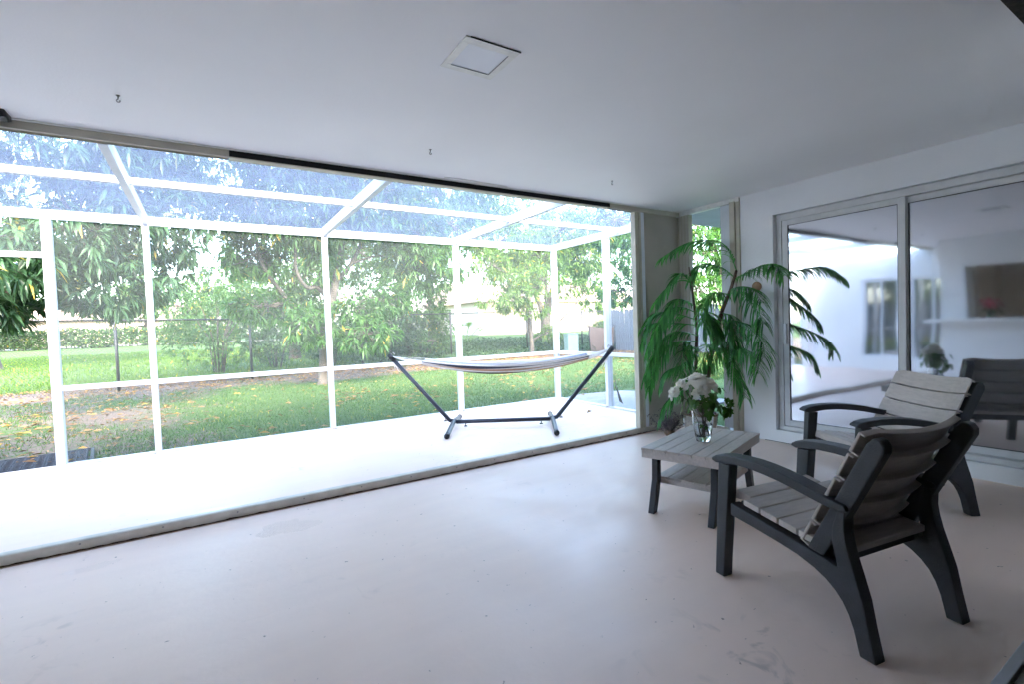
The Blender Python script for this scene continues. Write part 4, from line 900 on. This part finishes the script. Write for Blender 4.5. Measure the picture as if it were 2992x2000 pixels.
tree('mango_tree', 'multi-stemmed mango tree with pale trunks near the board fence', [(g0(10.1, 16.6), .34), ((10.15, 16.6, .9), .27), ((10.2, 16.6, 1.7), .24), ((10.5, 16.6, 2.6), .18), ((11.0, 16.6, 3.8), .12), ((11.3, 16.6, 5.2), .06)],
     [((9.0, 15.6, 4.6), (1.7, 1.5, .8), 210), ((11.3, 15.4, 4.6), (1.6, 1.5, 1.0), 230), ((7.3, 14.8, 3.6), (1.5, 1.3, .75), 170), ((13.0, 15.8, 4.2), (1.5, 1.5, 1.2), 220), ((10.2, 15.0, 5.8), (2.4, 1.8, 1.0), 300), ((6.6, 14.6, 5.0), (1.7, 1.6, .9), 210), ((12.4, 15.0, 2.4), (1.1, .9, .6), 90), ((10.6, 15.0, 3.0), (.9, .8, .5), 60), ((13.2, 14.8, 5.8), (1.8, 1.6, 1.0), 200)],
     M['mangoy'], 11, .27, .24, 8, .42, .9, M['barklight'], forks=[[((10.15, 16.6, 1.2), .16), ((9.8, 16.5, 2.2), .13), ((9.3, 16.4, 3.2), .09), ((8.7, 16.0, 4.3), .05)], [((10.2, 16.6, 1.6), .14), ((10.2, 16.5, 2.8), .11), ((10.0, 16.3, 4.4), .06)], [((8.4, 14.6, .55), .045), ((9.4, 14.7, 1.2), .045), ((10.6, 14.8, 2.1), .04), ((11.6, 14.9, 3.0), .03)]])
tree('young_mango_tree', 'slim young mango tree just inside the chain-link fence', [(g0(7.0, 13.3), .11), ((7.0, 13.3, .5), .09), ((6.95, 13.3, 1.0), .08), ((6.9, 13.3, 1.7), .06), ((6.8, 13.2, 2.5), .035)],
     [((6.2, 12.9, 2.7), (1.3, 1.0, .55), 110), ((7.4, 12.9, 3.1), (1.0, .9, .6), 100), ((5.2, 12.8, 2.25), (1.0, .8, .4), 70), ((6.7, 12.7, 1.9), (.8, .7, .35), 45), ((7.7, 13.0, 1.0), (.4, .4, .25), 16), ((5.0, 12.9, 3.6), (1.0, .9, .6), 80)],
     M['mangoy'], 10, .25, .23, 12, .38, 1.1, M['barklight'], forks=[[((7.0, 13.3, .55), .05), ((7.4, 13.25, .75), .04), ((7.8, 13.1, .95), .02)]])
tree('shade_tree', 'dark leafy tree with a straight trunk behind the chain-link fence', [(g0(2.4, 15.4), .20), ((2.4, 15.4, 1.5), .16), ((2.3, 15.4, 3.0), .13), ((2.1, 15.3, 4.6), .08)],
     [((1.2, 14.8, 3.2), (1.4, 1.2, .9), 240), ((3.2, 14.8, 3.4), (1.2, 1.1, .9), 200), ((.2, 14.8, 4.3), (1.5, 1.3, 1.0), 240), ((2.6, 14.6, 4.9), (1.6, 1.4, 1.0), 260), ((1.2, 14.4, 6.2), (2.2, 1.8, 1.2), 280), ((4.2, 15.0, 5.6), (1.6, 1.5, 1.1), 200), ((1.3, 14.6, 1.9), (1.3, .9, .7), 200), ((2.9, 14.9, 2.2), (.9, .8, .8), 130), ((3.6, 15.0, 1.5), (.45, .5, 1.1), 90)],
     M['bush'], 11, .22, .26, 15, .36, 1.0, M['bark'])
tree('shade_tree', 'leafy tree behind the fence filling the gap behind the lawn tree', [(g0(-1.4, 19), .22), ((-1.4, 19, 2.2), .18), ((-1.2, 19, 4.2), .12)],
     [((-2.8, 18, 3.0), (1.3, 1.4, .9), 220), ((-.9, 18, 4.0), (1.7, 1.5, 1.2), 320), ((-.4, 18, 5.2), (1.4, 1.5, 1.0), 220), ((.6, 18.5, 5.4), (1.8, 1.5, 1.2), 260), ((-1.0, 18, 7.6), (3.2, 2, 1.3), 340), ((-1.8, 18.2, 2.4), (1.6, 1.2, .7), 200)], M['bush'], 11, .26, .27, 41, .38, .8)
tree('shade_tree', 'tall pale leafy tree behind the multi-stemmed mango tree', [(g0(13.5, 23), .24), ((13.5, 23, 2.4), .2), ((13.6, 23, 5), .12)],
     [((11.5, 22, 5.6), (2.0, 1.8, 1.1), 220), ((15.5, 22, 5.8), (2.2, 1.8, 1.3), 260), ((13.5, 21.5, 7.6), (3.2, 2.2, 1.4), 320), ((18.5, 22, 7.6), (2.6, 2, 1.6), 240), ((9.5, 22, 7.8), (2.4, 2, 1.2), 220)], M['mangoy'], 11, .30, .27, 43, .40, .8)
tree('shade_tree', 'tall leafy tree rising beyond the fence above the hammock', [(g0(6.2, 22), .26), ((6.2, 22, 2.5), .2), ((6.0, 22, 5), .12)],
     [((4.5, 21, 6.2), (2.2, 2, 1.4), 240), ((7.6, 21, 6.8), (2.2, 2, 1.4), 240), ((6, 21, 8.6), (3, 2.5, 1.5), 300), ((2.2, 21, 8.6), (2.4, 2, 1.3), 220), ((10.5, 22, 8.6), (2.6, 2, 1.4), 240)], M['mango'], 11, .32, .27, 18, .40, .7)
tree('shade_tree', 'large dark tree standing beyond the fence at the left', [(g0(-11.5, 22), .34), ((-11.4, 22, 2.4), .28), ((-11, 22, 4.5), .18)],
     [((-9, 20.5, 4.6), (2.2, 2, 1.2), 260), ((-12.5, 20.5, 5.2), (2.4, 2, 1.4), 260), ((-10.5, 20, 7.2), (3, 2.4, 1.6), 320), ((-6.6, 20.5, 7.4), (2.6, 2.2, 1.3), 260), ((-14.5, 21, 7.6), (2.6, 2.2, 1.6), 240)], M['bushd'], 11, .33, .28, 21, .40, .7)
tree('far_tree', 'spreading tree with thick trunk standing before the distant hedge', [(g0(-19.5, 45), .42), ((-19.4, 45, 2.0), .36), ((-19, 45, 3.6), .24)],
     [((-22, 44, 4.6), (3, 2.4, 1.3), 200), ((-17.5, 44, 4.9), (3, 2.4, 1.4), 200), ((-20, 44, 7), (4, 3, 2), 300), ((-13.5, 45, 6.5), (3, 2.5, 1.6), 200)], M['bush'], 10, .5, .3, 24, .38, .5, group='distant trees')
tree('far_tree', 'pale distant tree seen beyond the field left of the middle lawn tree', [(g0(-9, 52), .4), ((-9, 52, 2.5), .3), ((-8.6, 52, 5), .2)],
     [((-11, 51, 4.2), (3, 2.4, 1.4), 200), ((-6, 51, 4.0), (3.2, 2.4, 1.4), 220), ((-8.5, 51, 5.6), (3, 3, 1.2), 200)], M['bush'], 10, .5, .3, 27, .40, .5, group='distant trees')
tree('far_tree', 'distant tree beyond the neighbouring house at the right', [(g0(30, 44), .4), ((30, 44, 3), .3), ((30.4, 44, 6), .2)],
     [((27, 43, 7), (3, 2.4, 1.8), 200), ((33, 43, 7.4), (3.2, 2.4, 1.8), 200), ((30, 43, 10), (4.5, 3, 2.4), 280)], M['mangoy'], 10, .5, .3, 29, .40, .5, group='distant trees')
for i_, (x_, y_, lb_) in enumerate(((-40, 60, 'leftmost of the dark far trees in the row behind the road'), (-31, 62, 'dark far tree behind the road, second from the left in the row'), (-24, 60, 'dark far tree behind the road, third from the left in the row'), (-2, 60, 'dark far tree behind the road, seen past the lawn tree'), (7, 58, 'rightmost dark far tree behind the road, beside the cream house'))):
    tree('far_tree', lb_, [(g0(x_, y_), .4), ((x_, y_, 2.5), .3), ((x_ + .4, y_, 4.5), .2)], [((x_ - 2.6, y_ - 1, 3.6), (3.4, 2, 2.8), 230), ((x_ + 2.6, y_ - 1, 3.4), (3.4, 2, 2.8), 230), ((x_, y_ - 1, 7.6), (4.2, 2.5, 2.4), 260)], M['bushd'], 10, .55, .34, 60 + i_, .34, .5, group='distant trees', twigs=False)
tree('mango_tree', 'leafy mango tree beside the board fence, seen through the narrow side opening', [(g0(9.9, 6.2), .16), ((9.8, 6.2, 1.4), .13), ((9.6, 6.2, 2.8), .10), ((9.4, 6.3, 4.0), .06)],
     [((8.6, 6.4, 3.3), (1.4, 1.3, .9), 260), ((10.4, 6.2, 3.6), (1.4, 1.3, 1.0), 260), ((7.4, 7.4, 3.3), (1.3, 1.1, .9), 230), ((9.4, 6.2, 5.0), (2.0, 1.6, 1.0), 320), ((7.0, 8.2, 4.6), (1.4, 1.2, .9), 220), ((8.4, 6.0, 2.1), (1.0, .9, .5), 110), ((10.6, 5.4, 2.2), (.9, .9, .6), 110), ((7.6, 8.6, 2.3), (.8, .7, .5), 60)], M['mango'], 11, .24, .25, 52, .34, .9, M['barklight'])
# shrubs beyond the fence
def shrub(label, c, rads, n, leafm, L=.10, seed=1, stems=5, gthr=.34, name='shrub', nleaf=9, wr_=.35):
    x, y = c; z = ghz(x, y); root = empty(name, (x, y, z), 0, label, 'shrub', 'shrubs along the fence'); mb = MB(); r_ = random.Random(seed)
    for k in range(stems):
        a = r_.uniform(0, 6.28); mb.tube([(x + .15 * math.cos(a), y + .15 * math.sin(a), z - .05), (x + .3 * math.cos(a), y + .3 * math.sin(a), z + rads[2] * .7), (x + .6 * rads[0] * math.cos(a), y + .5 * rads[1] * math.sin(a), z + rads[2] * 1.4)], [.03, .022, .008], 5)
    mb.build('stems', M['bark'], root, smooth=True)
    ros, PP, D, ln = rosettes([((x, y, z + rads[2] * 1.08), rads, n)], nleaf, L, seed, 1.8, gthr, .45); k = PP[:, 2] > z + .02
    V, F = leaf_arrays(PP[k], D[k], ln[k], ln[k] * wr_, .2); mesh_obj('foliage', np_mesh('foliage', V, F, [leafm]), None, root)
shrub('airy shrub with thin upright stems beside the fence post left of the lawn tree', (-4.3, 15.6), (1.8, 1.2, 1.75), 900, M['bush'], .12, 31, 9, .38)
shrub('round dark clipped shrub behind the fence', (-2.5, 15.8), (.95, .8, .78), 620, M['bushd'], .08, 32, 6, .2)
shrub('dark shrub behind the lawn tree trunk', (-.7, 15.4), (1.25, .9, .85), 620, M['bushd'], .10, 33, 6, .28)
shrub('broad dark shrub tangle behind the fence left of the hammock', (1.2, 14.9), (1.6, 1.0, 1.0), 900, M['bushd'], .11, 34, 7, .26)
shrub('dense green shrub behind the fence above the hammock', (3.0, 15.2), (1.2, 1.0, .85), 600, M['bush'], .11, 35, 6, .28)
shrub('leafy shrub in front of the pale trunks at the back right', (12.9, 14.6), (1.2, .9, .7), 380, M['mangoy'], .16, 36, 6, .34)
shrub('small loose shrub between the utility box and the pale trunks', (9.2, 15.2), (.8, .7, .5), 200, M['mangoy'], .13, 37, 5, .34)
# palmetto
pm = empty('palmetto', g0(6.0, 17.5), 0, 'low fan palmetto clump on the bank behind the fence', 'plant')
for k in range(16):
    a = random.uniform(0, 6.28); tl = random.uniform(.3, 1.0); b0 = Vector(g0(6.0, 17.5)); hub = b0 + Vector((math.cos(a) * .85 * (1.2 - tl * .5), math.sin(a) * .5, .35 + .65 * tl)); Vs = []; Fs = []
    for j in range(15):
        t = -1.25 + 2.5 * j / 14; d = Vector((math.cos(a + t * .9) * .8, math.sin(a + t * .9) * .8, .55 * math.cos(t) - .1)).normalized(); n = len(Vs); s = d.cross(Vector((0, 0, 1))).normalized() * .022
        Vs += [hub, hub + d * .32 + s, hub + d * .32 - s, hub + d * .58 - Vector((0, 0, .06))]; Fs += [(n, n + 1, n + 2), (n + 1, n + 3, n + 2)]
    MB().add(Vs, Fs).tube([b0, (b0 + hub) / 2 + Vector((0, 0, .08)), hub], .012, 4).build('fan_leaf', M['mangoy'], pm)
# hedge far across the field
hd = empty('hedge', g0(-24, 48), 0, 'long clipped green hedge across the far side of the field', 'hedge')
N = 34000; P = np.stack([rng.uniform(-46, -2, N), 48 + rng.uniform(-.8, .8, N), rng.uniform(.12, 1.6, N)], 1); P[:, 2] += gh(P[:, 0], P[:, 1]) + .08 * np.sin(P[:, 0] * 1.7)
V, F = leaf_arrays(P, unit(rng.normal(size=(N, 3)) + [0, -.6, .2]), rng.uniform(.16, .3, N), rng.uniform(.1, .17, N), .1); mesh_obj('foliage', np_mesh('foliage', V, F, [M['bush']]), None, hd)
mb = MB()
for k in range(88): x = -46 + k * .5; mb.tube([(x, 48, ghz(x, 48) - .05), (x + random.uniform(-.1, .1), 48, ghz(x, 48) + .7)], .035, 4, False)
mb.build('stems', M['bark'], hd)
# neighbouring houses
nh = empty('neighbour_house', g0(21, 33), 0, 'sunlit cream house with a peach tiled roof beyond the right of the garden', 'house')
def house(root, x0, x1, y0, y1, h, rh, wins, z):
    box('wall', M['stucco'], root, x0, x1, y0, y1, z - .3, z + h)
    MB().prism([(y0 - .7, z + h + .003), ((y0 + y1) / 2, z + h + rh), (y1 + .7, z + h + .003)], x0 - .7, x1 + .7, 'x').build('roof', M['rooftile'], root)
    for (a, b_, c, d) in wins:
        wn = box('window', M['white'], root, a, b_, y0 - .05, y0 + .02, z + c, z + d); p = box('pane', M['winglass'], None, a + .06, b_ - .06, y0 - .058, y0 - .052, z + c + .06, z + d - .06); p.parent = wn
house(nh, 13.5, 31, 30, 39, 2.6, 1.9, [(15, 16.6, .9, 2.1), (19, 20.6, .9, 2.1), (24, 26.5, .2, 2.2)], ghz(20, 31))
nh2 = empty('neighbour_house', g0(-14, 66), 0, 'distant house with a pinkish roof seen above the hedge', 'house')
house(nh2, -20, -6, 62, 72, 2.7, 2.0, [(-18, -16.5, 1, 2.2), (-12, -10, 1, 2.2)], ghz(-14, 62))
struct('road', MB().box(-120, 60, 52.5, 58, .0, .66), M['slab'])
# ------------------------------------------------------------------ grass, fallen leaves, groundcover
def soilmask(x, y):
    s = .62 * sst(9.2, 11.2, y) * (1 - sst(13.6, 14.6, y)) + .42 * sst(-3.2, -6.0, x) * (1 - sst(9, 11, y)); return s + (gate(np.stack([x, y, x * 0], 1), .55, 77) - .5) * .9
N = 190000; x = rng.uniform(-10.5, 13.5, N); y = 2.78 + (rng.random(N) ** 1.25) * 13.5; keep = soilmask(x, y) < .34 + rng.normal(0, .12, N); keep &= ~((x > .6) & (x < 2.35) & (y < 3.1)); keep &= ~((x < -5.75) & (x > -7.05) & (y > 3.0) & (y < 3.85))
x = x[keep]; y = y[keep]; N = len(x); P = np.stack([x, y, gh(x, y) - .005], 1); D = unit(np.stack([rng.normal(0, .5, N), rng.normal(0, .5, N), np.ones(N)], 1)); Ls = rng.uniform(.035, .075, N); S = unit(np.cross(D, rng.normal(size=(N, 3)))) * .0055
V = np.stack([P - S, P + S, P + D * Ls[:, None]], 1).reshape(-1, 3); F = np.arange(N * 3).reshape(-1, 3)
o = mesh_obj('grass', np_mesh('grass', V, F, [M['grass']]), None); tag(o, 'short green lawn grass between deck and fence', 'grass', kind='stuff')
N = 60000; x = rng.uniform(-30, 6, N); y = rng.uniform(13.2, 34, N); P = np.stack([x, y, gh(x, y) - .01], 1); D = unit(np.stack([rng.normal(0, .4, N), rng.normal(0, .4, N), np.ones(N)], 1)); S = unit(np.cross(D, rng.normal(size=(N, 3)))) * .018
V = np.stack([P - S, P + S, P + D * rng.uniform(.08, .16, (N, 1))], 1).reshape(-1, 3)
o = mesh_obj('field_grass', np_mesh('field_grass', V, np.arange(N * 3).reshape(-1, 3), [M['sun_tinted_grass']]), None); tag(o, 'longer field grass beyond the fence, sunlight put into its colour', 'grass', kind='stuff')
N = 11500; x = rng.uniform(-10.5, 12, N); y = 2.9 + rng.random(N) ** .8 * 11; pr2 = .10 + .9 * np.clip(soilmask(x, y) * 1.9, 0, 1) + .8 * ((x < -5) & (y < 4.2)); k = rng.random(N) < pr2; x = x[k]; y = y[k]; N = len(x)
P = np.stack([x, y, gh(x, y) + .028], 1); a = rng.uniform(0, 6.28, N); D = unit(np.stack([np.cos(a), np.sin(a), rng.normal(.05, .14, N)], 1)); Ls = rng.uniform(.07, .16, N)
V, F = leaf_arrays(P, D, Ls, Ls * rng.uniform(.2, .32, N), .05, .4); litter = M['litter']
litter2 = leafmat('yellow_dry_leaf', (.36, .215, .06), .2, .6, .35, 0, .2)
o = mesh_obj('fallen_leaves', np_mesh('fallen_leaves', V, F, [litter, litter2], np.repeat((rng.random(N) < .2).astype(np.int32), 4)), None); tag(o, 'dry brown and yellow leaves scattered over the lawn', 'leaves', kind='stuff')
N = 15000; x = rng.uniform(-1, 14, N); y = rng.uniform(12.9, 18, N); k = (y > 12.9 + .5 * np.sin(x)) & (rng.random(N) < np.clip((x + 1) / 3, .2, 1)); x = x[k]; y = y[k]; N = len(x); P = np.stack([x, y, gh(x, y) + rng.uniform(.02, .30, N)], 1)
V, F = leaf_arrays(P, unit(rng.normal(size=(N, 3)) + [0, -.3, .5]), rng.uniform(.08, .15, N), rng.uniform(.05, .09, N), .15); o = mesh_obj('groundcover', np_mesh('groundcover', V, F, [M['bushd']]), None); tag(o, 'dark vine groundcover on the bank behind the fence', 'groundcover', kind='stuff')
# one dead leaf blown onto the deck
V, F = leaf_arrays(np.array([[-.36, 1.30, .004]]), unit(np.array([[.9, .25, .12]])), np.array([.15]), np.array([.05]), .05, .5); o = mesh_obj('dead_leaf', np_mesh('dead_leaf', V, F, [M['litter']]), None); tag(o, 'single dry brown leaf lying on the outer deck near the hammock', 'leaf')
